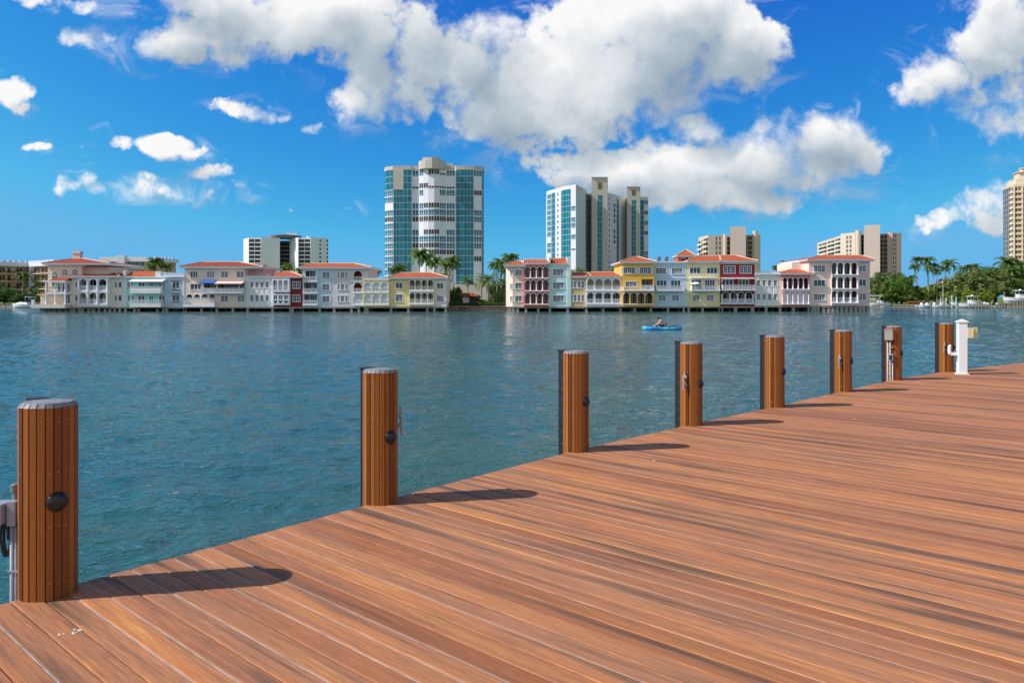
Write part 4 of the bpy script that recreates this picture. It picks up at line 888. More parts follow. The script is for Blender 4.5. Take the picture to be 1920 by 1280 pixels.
# ============================================================ land
m_grass = mat('grass', S(96, 118, 52), .9, var=.3, vs=.4)
m_skirt = mat('seawall_concrete', S(196, 190, 178), .85, var=.15, vs=.6)
xl, xr = at(75, 170)[0], at(1630, 170)[0]
poly = [(-3000, 3500), (-3000, 213), (xl, 213), (xl, 170), (xr, 170), (xr, 213), (3000, 213), (3000, 3500)]
mb = MB(); mb.prism(poly, -1.5, .85, 1, 0); mb.mi[3] = 2; tag(mb.build('shore_ground', [m_grass, m_skirt, m_shade], origin=(0, 0, 0)), kind='structure')  # shore skirt below the houses takes the painted shade colour
g0, g1 = at(838, 160)[0]-.4, at(952, 160)[0]+1
mb = MB(); mb.box(g0, g1, 161, 171, -1.5, .84); mb.build
o = mb.build('garden_terrace', mat('garden_soil', S(110, 110, 70), .9, var=.2)); tag(o, kind='structure')
mb = MB(); mb.box(g0, g1, 160.4, 160.97, -1.5, .92); mb.box(g0, g1, 160.2, 161.1, .92, 1.08); o = mb.build('garden_seawall', mat('wall_taupe', S(150, 135, 118), .85, var=.2, vs=.6)); tag(o, 'low weathered seawall in front of the palm garden between the rows', 'seawall')

# ============================================================ towers and far blocks
m_cw = mat('curtain_glass', (.004, .095, .115, 1), .22, spec=.5, ior=1.45)
q, b = pb(m_cw); oc = q.n('ShaderNodeTexCoord').outputs['Object']
cell = q.n('ShaderNodeTexWhiteNoise', {0: q.v('FLOOR', q.v('MULTIPLY', oc, (.45, .45, .34)))}, noise_dimensions='3D').outputs[0]
q.set(b.inputs['Base Color'], q.mix(cell, (.002, .13, .22, 1), (.005, .21, .27, 1)))
m_cwd = mat('dark_curtain_glass', (.003, .08, .09, 1), .2, spec=.5)
m_open = mat('recess_shade_dark_pane', (.035, .030, .030, 1), .5)  # recess shade painted on flat panels; also dark windows and doors
m_bei = mat('tower_beige', S(198, 188, 180), .85, var=.05, vs=.1); m_wp = mat('tower_white', S(226, 228, 240), .7, var=.04, vs=.1)
m_mull = mat('mullion', S(205, 215, 220), .6); m_gry = mat('tower_greige', S(194, 188, 178), .85, var=.05, vs=.08)
def colm(root, fr, u0, u1, zt, h, code, mcw=None, gap=.13):
    """one vertical bay: code letter per floor from the top"""
    gl = MB(); n = 0
    for i, ch in enumerate(code):
        z1 = zt-i*h; z0 = z1-h
        if ch == 'G':
            gl.fbox(fr, u0, u1, z0+.14, z1, -.05, .10, 0); gl.fbox(fr, u0, u1, z0, z0+.14, -.05, .16, 1); n += 1
            k_ = max(1, round((u1-u0)/1.5))
            for j_ in range(1, k_): u = u0+(u1-u0)*j_/k_; gl.fbox(fr, u-.03, u+.03, z0+.14, z1, .10, .14, 1)
        elif ch in 'TKS':
            mb = MB(); zz0 = z0+.35 if ch == 'T' else (z0+.6 if ch == 'K' else z0+.5); zz1 = z1-.25 if ch != 'S' else z0+1.3
            k_ = max(2, round((u1-u0)/1.15)); w_ = (u1-u0)/k_
            for j_ in range(k_):
                a_ = u0+j_*w_+.13; b_ = u0+(j_+1)*w_-.13; mb.fbox(fr, a_, b_, zz0, zz1, -.05, .06, 1)
                if ch == 'T': mb.fbox(fr, a_, b_, zz0+.7, zz0+.8, .06, .09, 0)
            mb.fbox(fr, u0, u1, zz0-.14, zz0, -.05, .12, 0); mb.build('window', [m_wp, m_cw if ch == 'T' else m_open], root)
        elif ch == 'W':
            pass
        elif ch == 's':
            mb = MB(); c = (u0+u1)/2; mb.fbox(fr, c-.6, c+.6, z0+.9, z1-.6, -.05, .05, 1); mb.fbox(fr, c-.7, c+.7, z0+.75, z0+.9, -.05, .1, 0); mb.build('window', [m_wp, mcw or m_cw], root)
    if n: gl.build('curtain_wall', [mcw or m_cw, m_mull], root)

# Tower A: broad glass tower with curved centre bay
Y0 = 350
root = empty('apartment_tower', at(815, Y0+12, 0)[:2]+(.85,), 'broad teal glass tower with white curved central bays and beige crown, left of centre', 'tower')
def w2(px, Y): return at(px, Y)
ztA = CZ+(HY-318.7)*Y0/FPX; hA = 12.38*Y0/FPX
cols = [((722, 355), (726, 352), 'GGGTTWTKTTTTTTTTTTTT'), ((726, 352), (737.3, 350), 'GGGTTWTKTTTTTTTTTTTT'), ((737.5, 350), (756, 350), 'sssGGGGGGGGGGGGGGGGG'), ((756, 349.4), (772, 349.4), 'G'*20),
 ((773, 350), (785.5, 350), 'TWSWWTTKWTTKWWWWWWWW'), ((786, 349.6), (794, 348.2), 'TWKTWTTKWWTKWWWWWWWW'), ((794, 348.2), (803, 347.2), 'WWKWWKTKWKTKWWWWWWWW'), ((803, 347.2), (814, 346.8), 'KWSWWKTKWKTKKWWWWWWW'), ((814, 346.8), (824, 347.4), 'KWSWWKTKWKTKKWWWWWWW'), ((824, 347.4), (836, 349.6), 'SWSTWTTKWWTTKWWWWWWW'),
 ((837, 350), (853, 350), 'TWSTWTTKWTTTKWWWWWWW'), ((855, 349.4), (870, 349.4), 'G'*20), ((870, 349.4), (888, 349.8), 'G'*20), ((888.5, 350), (903, 351.5), 'TWWKWWTTWTTTWKWWWWWW'), ((903, 351.5), (907, 354), 'GGGGGGGGGGGGGGGGGGGG')]
pts = []
for a_, b_, _ in cols:
    for p in (a_, b_):
        q_ = w2(*p)
        if not pts or (abs(q_[0]-pts[-1][0]) > .05): pts.append(q_)
full = pts+[w2(905, 380), w2(724, 380)]
mb = MB(); mb.prism(full, .85, ztA+.05); mb.build('wall', m_wp, root)
mb = MB(); cen = Vector((sum(p[0] for p in full)/len(full), sum(p[1] for p in full)/len(full)))
big = [tuple(cen+(Vector(p)-cen)*1.012) for p in full]; mb.prism(big, ztA+.05, ztA+1.75)
bp = [w2(785, 349.2), w2(789, 346.6), w2(797, 345.2), w2(810, 344.6), w2(822, 345.2), w2(832, 347), w2(836, 349)]
mb.prism(bp+[w2(836, 362), w2(785, 362)], ztA-.02, ztA+3.6); mb.prism([w2(792, 346.3), w2(802, 345.1), w2(810, 344.7), w2(818, 345.1), w2(826, 346.3)]+[w2(826, 355), w2(792, 355)], ztA+3.6, ztA+4.7)
mb.prism([w2(838, 356), w2(849, 356), w2(849, 366), w2(838, 366)], ztA, ztA+4.0); mb.prism([w2(740, 358), w2(785, 358), w2(785, 370), w2(740, 370)], ztA, ztA+2.6)
mb.prism([w2(737.7, 349.7), w2(755.8, 349.7), w2(755.8, 351), w2(737.7, 351)], ztA-3*hA, ztA+.03)
mb.build('crown', m_bei, root)
for px in (742, 760, 780, 799, 809, 820, 842, 864, 882):
    yy = 345.3 if 795 < px < 822 else (347.0 if 786 < px < 836 else 346.9); x_, y_ = w2(px, 346.0 if not 786 < px < 836 else 344.4)
for a_, b_, cd in cols:
    fr = Fr(w2(*a_), w2(*b_)); colm(root, fr, .05, fr.len-.05, ztA, hA, cd, None if cd[0] != 's' else m_cw)
mb = MB(); mb.prism([w2(850, 340), w2(912, 340), w2(925, 360), w2(850, 360)], .85, 8.3); mb.build('podium', m_bei, root)

# Tower B
root = empty('apartment_tower', at(1120, 440, 0)[:2]+(.85,), 'pale tower with two beige shafts and green glass strips, right of centre', 'tower')
def q8(x): return 1000+x/6.4
zr = 60.5; P0, P1, P2 = w2(1025, 432), w2(1058.6, 412), w2(1079.7, 405); Q1, Q2, Q3, Q4, Q5 = w2(1107.5, 435), w2(1139, 437), w2(1175, 460), w2(1200, 456), w2(1215.6, 456)
mb = MB(); mb.prism([P0, P1, P2, Q1, Q2, Q3, Q4, Q5, w2(1213, 480), w2(1120, 500), w2(1024, 470)], .85, zr); mb.build('wall', mat('tower_white_b', S(216, 215, 222), .8, var=.04, vs=.1), root)
mb = MB(); mb.prism([w2(1109.4, 426), w2(1139, 426), w2(1139.5, 468), w2(1109.6, 468)], .85, 67.0); mb.prism([w2(1109.0, 425.4), w2(1139.4, 425.4), w2(1139.9, 468.6), w2(1109.2, 468.6)], 67.0, 67.4); mb.build('lift_shaft', m_gry, root)
mb = MB(); mb.prism([w2(1175.8, 450), w2(1200, 450), w2(1200.3, 486), w2(1176, 486)], .85, 65.2); mb.prism([w2(1175.4, 449.4), w2(1200.4, 449.4), w2(1200.7, 486.6), w2(1175.6, 486.6)], 65.2, 65.6); mb.build('lift_shaft', m_gry, root)
hB = 2.93; N = 19; z1 = zr-1.9
fr = Fr(P0, P1); U = lambda x: fr.U(q8(x))
colm(root, fr, U(167), U(212), z1, hB, 'TTTTTTTTWTTWTTTWTTT'); colm(root, fr, U(218), U(262), z1, hB, 'G'*N); colm(root, fr, U(285), U(304), z1, hB, 's'*N, m_open)
colm(root, fr, U(335), U(375), z1, hB, 'G'*N, m_cw)
fr = Fr(P1, P2); colm(root, fr, U(377), U(448), z1, hB, 'G'*N, m_cw); colm(root, fr, U(454), U(506), z1, hB, 'WWWTWTTWTWSWWWWWWWW')
fr = Fr(P2, Q1); colm(root, fr, U(628), U(680), z1, hB, 'G'*N, m_cwd)
fr = Fr(w2(1109.4, 426), w2(1139, 426)); colm(root, fr, U(772), U(826), z1-1.0, hB, 'G'*N)
mb = MB(); mb.fbox(fr, U(772), U(824), 61, 64.5, -.05, .05)
for i in range(8): mb.fbox(fr, U(772), U(824), 61.1+i*.42, 61.25+i*.42, .05, .12)
mb.build('vent', mat('vent_brown', S(140, 118, 100), .8), root)
fr = Fr(Q2, Q3); colm(root, fr, U(898), U(922), z1, hB, 's'*N, m_cw); colm(root, fr, U(930), U(945), z1, hB, 's'*N, m_open) if 0 else None
colm(root, fr, U(962), U(984), z1, hB, 'WTKKTWKTKWWWWKWWWWW'); colm(root, fr, U(1000), U(1024), z1, hB, 'G'*N)
fr = Fr(w2(1175.8, 450), w2(1200, 450)); colm(root, fr, U(1180), U(1229), z1-.6, hB, 'G'*N)
mb = MB(); mb.fbox(fr, U(1180), U(1226), 60.6, 63.6, -.05, .05)
for i in range(7): mb.fbox(fr, U(1180), U(1226), 60.7+i*.42, 60.85+i*.42, .05, .12)
mb.build('vent', mat('vent_brown', S(0, 0, 0)), root)
fr = Fr(Q4, Q5); colm(root, fr, U(1284), U(1327), z1, hB, 'G'*N); colm(root, fr, U(1331), U(1377), z1, hB, 'TWKWTWKWWWTKWWTWWWW')

def slabs(root, fr, u0, u1, zt, h, n, m=None, out=1.0, mopen=None, par=.9):
    """open balconies: flat panel painted dark as recess shade, slab and parapet on every floor"""
    for i in range(n):
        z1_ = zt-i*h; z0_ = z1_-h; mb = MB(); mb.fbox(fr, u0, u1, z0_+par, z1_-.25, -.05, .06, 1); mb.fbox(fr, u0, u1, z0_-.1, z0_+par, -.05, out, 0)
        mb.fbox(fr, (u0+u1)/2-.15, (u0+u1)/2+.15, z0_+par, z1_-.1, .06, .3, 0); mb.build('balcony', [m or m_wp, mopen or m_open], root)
def r2(x): return 320+x/5.3333
def zy(py, Y): return CZ+(HY-py)*Y/FPX
# white slab pair
Yw = 557; root = empty('apartment_block', at(537, Yw+8, 0)[:2]+(.85,), 'white apartment block with two windowless slabs and dark stair core, behind the left row', 'apartment block')
m_ww = mat('block_white', S(226, 228, 236), .75, var=.03, vs=.1)
mb = MB(); mb.prism([w2(r2(728), 568), w2(r2(780), 556), w2(r2(905), 556), w2(r2(905), 552), w2(r2(1092), 557), w2(r2(1092), 575), w2(r2(740), 580)], .85, zy(446, 557)); mb.build('wall', m_ww, root)
mb = MB(); mb.prism([w2(r2(1190), 566), w2(r2(1275), 553), w2(r2(1278), 557), w2(r2(1398), 557), w2(r2(1400), 552), w2(r2(1575), 560), w2(r2(1570), 580), w2(r2(1190), 580)], .85, zy(446, 557)); mb.build('wall', m_ww, root)
mb = MB(); mb.prism([w2(r2(1092), 571), w2(r2(1190), 571), w2(r2(1190), 576), w2(r2(1092), 576)], .85, zy(449, 557)); mb.build('stair_core', mat('core_grey', S(88, 90, 96), .8), root)
for i in range(14):
    z = zy(452, 557)-i*2.9; mb = MB(); mb.prism([w2(r2(1094), 566), w2(r2(1188), 566), w2(r2(1188), 570.9), w2(r2(1094), 570.9)], z-.5, z); mb.build('walkway', mat('core_slab', S(128, 128, 132), .8), root)
mb = MB(); c = at(r2(1150), 566); mb.lathe((c[0], c[1], zy(445, 557)-.2), [(9, 0), (11.5, 1.4), (11.5, 1.9), (9, 2.3)], 24); mb.build('roof_disc', mat('disc_grey', S(120, 122, 130), .7), root)
mb = MB(); mb.prism([w2(r2(1162), 568), w2(r2(1262), 568), w2(r2(1262), 576), w2(r2(1162), 576)], zy(446, 557), zy(435, 557)); mb.build('roof_house', m_ww, root); mb = MB(); mb.prism([w2(r2(990), 566), w2(r2(1030), 566), w2(r2(1030), 572), w2(r2(990), 572)], zy(446, 557), zy(441, 557)); mb.build('roof_unit', m_ww, root); mb = MB(); mb.prism([w2(r2(1352), 566), w2(r2(1382), 566), w2(r2(1382), 572), w2(r2(1352), 572)], zy(446, 557), zy(441, 557)); mb.build('roof_unit', m_ww, root)
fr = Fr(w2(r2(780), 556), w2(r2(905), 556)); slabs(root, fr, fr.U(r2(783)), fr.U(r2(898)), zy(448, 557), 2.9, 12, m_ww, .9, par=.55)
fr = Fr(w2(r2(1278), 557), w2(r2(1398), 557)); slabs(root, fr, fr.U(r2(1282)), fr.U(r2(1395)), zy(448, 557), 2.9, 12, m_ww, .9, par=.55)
fr = Fr(w2(r2(1400), 552), w2(r2(1575), 560))
for x in ((1487, 1503), (1560, 1574)): colm(root, fr, fr.U(r2(x[0])), fr.U(r2(x[1])), zy(448, 557), 2.9, 's'*12, m_open)

m_tan = mat('block_tan', S(214, 198, 182), .8, var=.05, vs=.08); m_tanw = mat('block_tan_light', S(230, 216, 200), .8); m_sh = mat('block_rose_tan', S(204, 186, 178), .8, var=.04, vs=.08)
# tan block C
Yc = 480; root = empty('apartment_block', at(1370, Yc+8, 0)[:2]+(.85,), 'tan apartment block with tall blank centre wall, behind the wine red house', 'apartment block')
def curve(px0, px1, Y, n=6): # rounded corner tower footprint bulging to the viewer
    a = Vector(w2(px0, Y)); b_ = Vector(w2(px1, Y)); c_ = (a+b_)/2; r_ = (b_-a).length/2
    return [tuple(c_+Vector((-r_*math.cos(math.pi*i/n), -r_*math.sin(math.pi*i/n)))) for i in range(n+1)]
mb = MB(); mb.prism([w2(1310, 500), w2(1328, 482), w2(1358, 482), w2(1370, 486), w2(1370, 505), w2(1312, 505)], .85, zy(441, 482)); mb.prism(curve(1356, 1363, 482)+[w2(1363, 490), w2(1356, 490)], .85, zy(439, 482)); mb.build('wall', m_tan, root)
mb = MB(); mb.prism([w2(1369, 478), w2(1398.5, 476), w2(1398.5, 498), w2(1369, 498)], .85, zy(425, 478)); mb.build('blank_wall', m_sh, root)
mb = MB(); mb.prism([w2(1398, 488), w2(1413, 482), w2(1426, 486), w2(1426, 500), w2(1398, 500)], .85, zy(440, 482)); mb.prism(curve(1411, 1421, 482, 10)+[w2(1421, 490), w2(1411, 490)], .85, zy(433, 482)); mb.build('wall', m_tan, root)
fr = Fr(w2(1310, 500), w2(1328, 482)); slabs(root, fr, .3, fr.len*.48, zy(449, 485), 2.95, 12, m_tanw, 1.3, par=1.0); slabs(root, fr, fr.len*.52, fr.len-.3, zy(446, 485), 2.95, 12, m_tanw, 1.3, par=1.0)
fr = Fr(w2(1328, 482), w2(1358, 482))
for x0_, x1_ in ((1341.5, 1345), (1348, 1351.5)): colm(root, fr, fr.U(x0_), fr.U(x1_), zy(443, 482), 2.95, 'K'*12)
fr = Fr(w2(1358, 482), w2(1370, 486)); colm(root, fr, fr.U(1363), fr.U(1368), zy(443, 482), 2.95, 'K'*12)
fr = Fr(w2(1398, 488), w2(1413, 482)); colm(root, fr, fr.U(1403), fr.U(1410), zy(442, 482), 2.95, 'K'*12)
# tan block D
root = empty('apartment_block', at(1612, 540, 0)[:2]+(.85,), 'rose tan apartment block with long angled balcony wing, behind the large pink house', 'apartment block')
def r6(x): return 1380+x/5.819
mb = MB(); mb.prism([w2(r6(887), 640), w2(r6(1142), 560), w2(r6(1142), 545), w2(r6(1300), 535), w2(r6(1395), 545), w2(r6(1395), 600), w2(r6(887), 670)], .85, zy(437, 540)); mb.prism(curve(r6(1303), r6(1362), 535, 10)+[w2(r6(1362), 545), w2(r6(1303), 545)], .85, zy(432, 535)); mb.build('wall', m_tan, root)
mb = MB(); mb.prism([w2(r6(1397), 532), w2(r6(1572), 528), w2(r6(1572), 560), w2(r6(1397), 560)], .85, zy(421.7, 530)); mb.build('blank_wall', m_sh, root)
mb = MB(); mb.prism([w2(r6(1572), 545), w2(r6(1650), 540), w2(r6(1705), 533), w2(r6(1805), 536), w2(r6(1803), 560), w2(r6(1572), 560)], .85, zy(437, 536)); mb.prism(curve(r6(1648), r6(1706), 536, 10)+[w2(r6(1706), 545), w2(r6(1648), 545)], .85, zy(435.7, 536)); mb.build('wall', m_sh, root)
zD = zy(440, 540); hD = 3.0
fr = Fr(w2(r6(887), 640), w2(r6(1142), 560))
for x0_, x1_ in ((905, 990), (1004, 1075), (1086, 1138)): slabs(root, fr, fr.U(r6(x0_)), fr.U(r6(x1_)), zD-.6, hD, 11, m_tanw, 1.2, par=1.1)
fr = Fr(w2(r6(1142), 545), w2(r6(1300), 535))
for x0_, x1_ in ((1202, 1225), (1238, 1262)): colm(root, fr, fr.U(r6(x0_)), fr.U(r6(x1_)), zD-.6, hD, 'K'*12)
fr = Fr(w2(r6(1300), 535), w2(r6(1395), 545)); colm(root, fr, fr.U(r6(1363)), fr.U(r6(1394)), zD, hD, 'K'*13)
fr = Fr(w2(r6(1572), 545), w2(r6(1650), 540))
for x0_, x1_ in ((1573, 1603), (1616, 1646)): colm(root, fr, fr.U(r6(x0_)), fr.U(r6(x1_)), zD, hD, 'K'*15)
fr = Fr(w2(r6(1705), 533), w2(r6(1805), 536))
for x0_, x1_ in ((1711, 1728), (1734, 1750)): colm(root, fr, fr.U(r6(x0_)), fr.U(r6(x1_)), zD, hD, 'K'*15)
# Tower E at the right edge
YE = 460; root = empty('apartment_tower', at(1915, YE+15, 0)[:2]+(.85,), 'cream many sided tower with stepped crown, cut by the right edge', 'tower')
A_, B_, C_, D_ = w2(1881, 476), w2(1894.7, 464), w2(1901, 461), w2(1935, 458)
poly = [A_, B_, C_, D_, w2(1948, 470), w2(1948, 500), w2(1884, 505)]; zt = zy(351, 462)
mE = mat('tower_cream', S(228, 208, 184), .8, var=.04, vs=.1)
mb = MB(); mb.prism(poly, .85, zt); mb.build('wall', mE, root)
mb = MB(); cen = Vector((sum(p[0] for p in poly)/7, sum(p[1] for p in poly)/7))
for k_, za, zb in ((1.03, 0, 1.3), (.84, 1.3, 3.0), (.80, 3.0, 5.2), (.58, 5.2, 6.0), (.50, 6.0, 9.6), (.56, 9.6, 10.0), (.24, 10.0, 12.6), (.28, 12.6, 13.0)): mb.prism([tuple(cen+(Vector(p)-cen)*k_+Vector((1.2, 0))*(1-k_)*2) for p in poly], zt+za, zt+zb)
mb.build('crown', mat('crown_cream', S(216, 198, 176), .8), root)
fr = Fr(A_, B_)
for i in range(4): colm(root, fr, fr.len*(i+.12)/4, fr.len*(i+.88)/4, zt-.4, 3.06, 'G'*16, mat('bronze_glass', (.05, .045, .06, 1), .2))
for fr, u0, u1 in ((Fr(B_, C_), .1, None), (Fr(C_, D_), .4, 3.6), (Fr(C_, D_), 4.6, 8.6)): slabs(root, fr, u0, u1 or fr.len-.1, zt-.3, 3.06, 16, mE, .8, mat('warm_recess_shade', S(120, 100, 90), .8), par=1.1)
mb = MB(); 
for u in (.0, 4.1, 9.0): mb.fbox(Fr(C_, D_), u-.25, u+.25, .85, zt, -.1, 1.3)
mb.build('pilaster', mE, root)

# low blocks on the left (balcony access building)
root = empty('apartment_block', at(60, 300, 0)[:2]+(.85,), 'long low tan balcony building at the left edge behind the palms', 'apartment block')
a0, a1, a2 = w2(-60, 285), w2(56, 305), w2(110, 290)
mF = mat('low_block_tan', S(196, 172, 138), .85, var=.08, vs=.2)
z_t = zy(498, 295); mb = MB(); mb.prism([a0, a1, a2, w2(115, 312), w2(-60, 312)], .85, z_t); mb.build('wall', mF, root)
mb = MB(); 
for p_, q_ in ((a0, a1), (a1, a2)):
    fr = Fr(p_, q_); mb.fbox(fr, -.1, fr.len+.1, z_t-.1, z_t+1.5, -.3, 1.4); n = int(fr.len/2.2)
    for i in range(n): mb.fbox(fr, i*2.2+.2, i*2.2+1.6, z_t+1.5, z_t+2.1, .9, 1.38)
mb.build('parapet', m_wp, root)
for p_, q_ in ((a0, a1), (a1, a2)):
    fr = Fr(p_, q_)
    for i in range(5):
        z1_ = z_t-i*2.9; z0_ = z1_-2.9; mb = MB(); mb.fbox(fr, 0, fr.len, z0_-.1, z0_+.15, -.05, 1.35, 0); mb.fbox(fr, 0, fr.len, z0_+1.05, z0_+1.12, 1.22, 1.3, 1)
        k_ = int(fr.len/.35)
        for j_ in range(k_): mb.fbox(fr, j_*.35, j_*.35+.13, z0_+.15, z0_+1.05, 1.24, 1.28, 1)
        mb.build('balcony', [m_tanw, m_iron], root)
        k_ = int(fr.len/3.3)
        for j_ in range(k_):
            mb = MB(); mb.fbox(fr, j_*3.3+.8, j_*3.3+1.8, z0_+.15, z0_+2.2, -.05, .05, 0); 
            if j_ % 2: mb.fbox(fr, j_*3.3+2.1, j_*3.3+3.0, z0_+.9, z0_+2.2, -.05, .05, 0)
            mb.build('door', m_open, root)
mb = MB(); fr = Fr(a1, a2); mb.fbox(fr, 3.0, 4.2, .85, z_t, 0, 1.6); mb.build('stair_pier', m_wp, root)
root = empty('apartment_block', at(260, 300, 0)[:2]+(.85,), 'white roofed apartment block with blue windows behind the beige and turquoise houses', 'apartment block')
b0, b1, b2 = w2(190, 300), w2(286, 300), w2(330, 312); z_t = zy(490, 300)
mb = MB(); mb.prism([b0, b1, b2, w2(330, 325), w2(190, 325)], .85, z_t); mb.build('wall', mF, root)
mb = MB()
for p_, q_ in ((b0, b1), (b1, b2)):
    fr = Fr(p_, q_); mb.fbox(fr, -.2, fr.len+.2, z_t-.1, z_t+1.3, -.3, 1.2); n = int(fr.len/1.8)
    for i in range(n): mb.fbox(fr, i*1.8+.1, i*1.8+1.3, z_t+1.3, z_t+1.75, .7, 1.18)
mb.build('parapet', m_wp, root)
fr = Fr(b0, b1); mb = MB(); mb.fbox(fr, fr.U(223), fr.U(238), .85, z_t+2.2, -.5, 2.0); mb.build('lift_shaft', m_wp, root)
for i in range(5):
    zz = z_t-.2-i*2.9
    for x0_, x1_ in ((198, 222), (240, 262), (264, 270)): mb = MB(); mb.fbox(fr, fr.U(x0_), fr.U(x1_), zz-2.2, zz-.2, -.05, .08, 1); mb.fbox(fr, fr.U(x0_), fr.U(x1_), zz-2.6, zz-2.2, -.05, .3, 0); [mb.fbox(fr, fr.U(x0_)+k_*1.3-.06, fr.U(x0_)+k_*1.3+.06, zz-2.2, zz-.2, .08, .14, 0) for k_ in range(int((fr.U(x1_)-fr.U(x0_))/1.3)+1)]; mb.build('window', [m_wp, mat('blue_glass', S(60, 90, 130), .2)], root)

# ============================================================ vegetation
def leaf_mat(name, cols, rough=.55):
    m = mat(name, cols[0], rough, spec=.3); q, b = pb(m); rp = q.n('ShaderNodeNewGeometry').outputs['Random Per Island']
    ob_ = q.n('ShaderNodeObjectInfo').outputs['Random']
    c = q.ramp(rp, [(i/(len(cols)-1), c) for i, c in enumerate(cols)]); c = q.v('SCALE', c, q.rng(ob_, 0, 1, .8, 1.2)); q.set(b.inputs['Base Color'], c)
    t = q.n('ShaderNodeBsdfTranslucent', {0: q.v('MULTIPLY', c, (1.4, 1.6, .6))}); mx_ = q.n('ShaderNodeMixShader', {0: .3})
    m.node_tree.links.new(b.outputs[0], mx_.inputs[1]); m.node_tree.links.new(t.outputs[0], mx_.inputs[2]); m.node_tree.links.new(mx_.outputs[0], m.node_tree.nodes['Material Output'].inputs[0]); return m
m_palm = leaf_mat('palm_frond', [(.055, .115, .022, 1), (.09, .17, .035, 1), (.14, .21, .05, 1), (.19, .21, .07, 1)])
m_date = leaf_mat('date_frond', [(.12, .18, .07, 1), (.17, .24, .10, 1), (.24, .29, .14, 1)])
m_leaf = leaf_mat('tree_leaf', [(.065, .13, .018, 1), (.11, .20, .028, 1), (.16, .26, .04, 1)])
m_leaf2 = leaf_mat('olive_leaf', [(.12, .16, .045, 1), (.18, .23, .06, 1), (.25, .29, .11, 1)])
m_leaf3 = leaf_mat('lime_leaf', [(.13, .20, .015, 1), (.20, .28, .022, 1), (.27, .34, .035, 1)])
m_leaf4 = leaf_mat('dark_leaf', [(.03, .07, .016, 1), (.05, .10, .022, 1), (.08, .14, .03, 1)])
m_trunk = mat('palm_trunk', S(168, 156, 140), .9, var=.25, vs=3); m_bark = mat('bark', S(105, 88, 72), .9, var=.25, vs=2)
def palm_crown(seed, r, date=False, nf=22):
    rr = random.Random(seed); mb = MB()
    for i in range(nf):
        az = 2*math.pi*i/nf+rr.uniform(-.2, .2); el = rr.uniform(-.35, 1.25) if not date else rr.uniform(-.3, 1.35)
        L = r*rr.uniform(.95, 1.3); droop = rr.uniform(1.5, 2.5) if not date else rr.uniform(.9, 1.5); n = 9
        p = Vector((0, 0, 0)); pts = [p.copy()]; e = el
        for k_ in range(n):
            p = p+Vector((math.cos(e)*math.cos(az), math.cos(e)*math.sin(az), math.sin(e)))*L/n; e -= droop/n*(.5+k_/n); pts.append(p.copy())
        side = Vector((-math.sin(az), math.cos(az), 0))
        for k_ in range(n): # rachis
            a, b_ = pts[k_], pts[k_+1]; w_ = .035
            mb.add([a-side*w_, a+side*w_, b_+side*w_, b_-side*w_], [(0, 1, 2, 3)])
        m_ = 19
        for k_ in range(1, m_):
            t = k_/m_; f_ = t*n; i0 = min(int(f_), n-1); c = pts[i0].lerp(pts[i0+1], f_-i0); d_ = (pts[i0+1]-pts[i0]).normalized(); up = side.cross(d_)*-1
            ll = L*(.26 if not date else .20)*math.sin(math.pi*(.12+.85*t))**.6; hang = -.55 if not date else .25
            for s_ in (-1, 1):
                tip = c+(side*s_*.8+d_*.6+Vector((0, 0, hang+rr.uniform(-.15, .15)))).normalized()*ll; wv = d_*.085*r/3.4
                mb.add([c-wv, c+wv, c.lerp(tip, .6)+wv*.9, tip, c.lerp(tip, .6)-wv*.9], [(0, 1, 2, 3, 4)])
    return mb
def make_palm(label, cat, seed, r, h, date=False, lean=0.0):
    root = empty('palm_tree', (0, -500, 0), label, cat); rr = random.Random(seed)
    n = 9; pts = [(lean*(k_/n)**1.6*h, .0, h*k_/n) for k_ in range(n+1)]; w0 = .24 if not date else .32
    mb = MB(); mb.tube(pts, [w0*1.25]+[w0*(1-.35*k_/n) for k_ in range(1, n+1)], 8)
    mb.v = [(p[0], p[1]-500, p[2]) for p in mb.v]; t = mb.build('trunk', m_trunk, root, smooth=True, origin=(0, -500, 0))
    if not date:
        mb = MB(); mb.lathe((0, 0, 0), [(.17, -1.3), (.20, -1.0), (.16, 0), (.12, .1)], 8); mb.v = [(p[0]+pts[-1][0], p[1]-500, p[2]+h) for p in mb.v]; mb.build('crown_shaft', mat('crown_shaft', S(130, 150, 80), .6), root, origin=(pts[-1][0], -500, h))
    mb = palm_crown(seed, r, date, 32 if not date else 40); mb.v = [(p[0]+pts[-1][0], p[1]-500, p[2]+h) for p in mb.v]
    mb.build('crown', m_date if date else m_palm, root, origin=(pts[-1][0], -500, h)); return root
protos = [make_palm('x', 'palm tree', 11, 3.3, 10, lean=.03), make_palm('x', 'palm tree', 12, 3.3, 10, lean=-.05), make_palm('x', 'palm tree', 13, 3.3, 10, lean=.0), make_palm('x', 'palm tree', 14, 3.3, 9, True)]
def palm(px, py, Y, rpx, kind, label, group, lean=None, gz=.85):
    x, y, z = at(px, Y, py); src = protos[kind]; o = copy_tree(src); o['label'] = label; o['group'] = group
    hh_ = z-gz; s_ = rpx*Y/FPX/3.3; o.scale = (s_, s_, s_); h0 = 10 if kind < 3 else 9
    o.rotation_euler = (0, 0, rnd.uniform(-.6, .6) if lean is None else lean)
    for ch in o.children:
        if ch.name.startswith('trunk'): ch.scale = (1, 1, hh_/s_/h0); topx = {0: .03, 1: -.05, 2: 0, 3: 0}[kind]*h0
        else: ch.location = (ch.location.x, ch.location.y, hh_/s_); ch.rotation_euler = (0, 0, rnd.uniform(0, 6.28))
    o.location = (x-topx*s_*math.cos(o.rotation_euler[2]), y, gz); return o
GP = 'palms standing on the far shore'
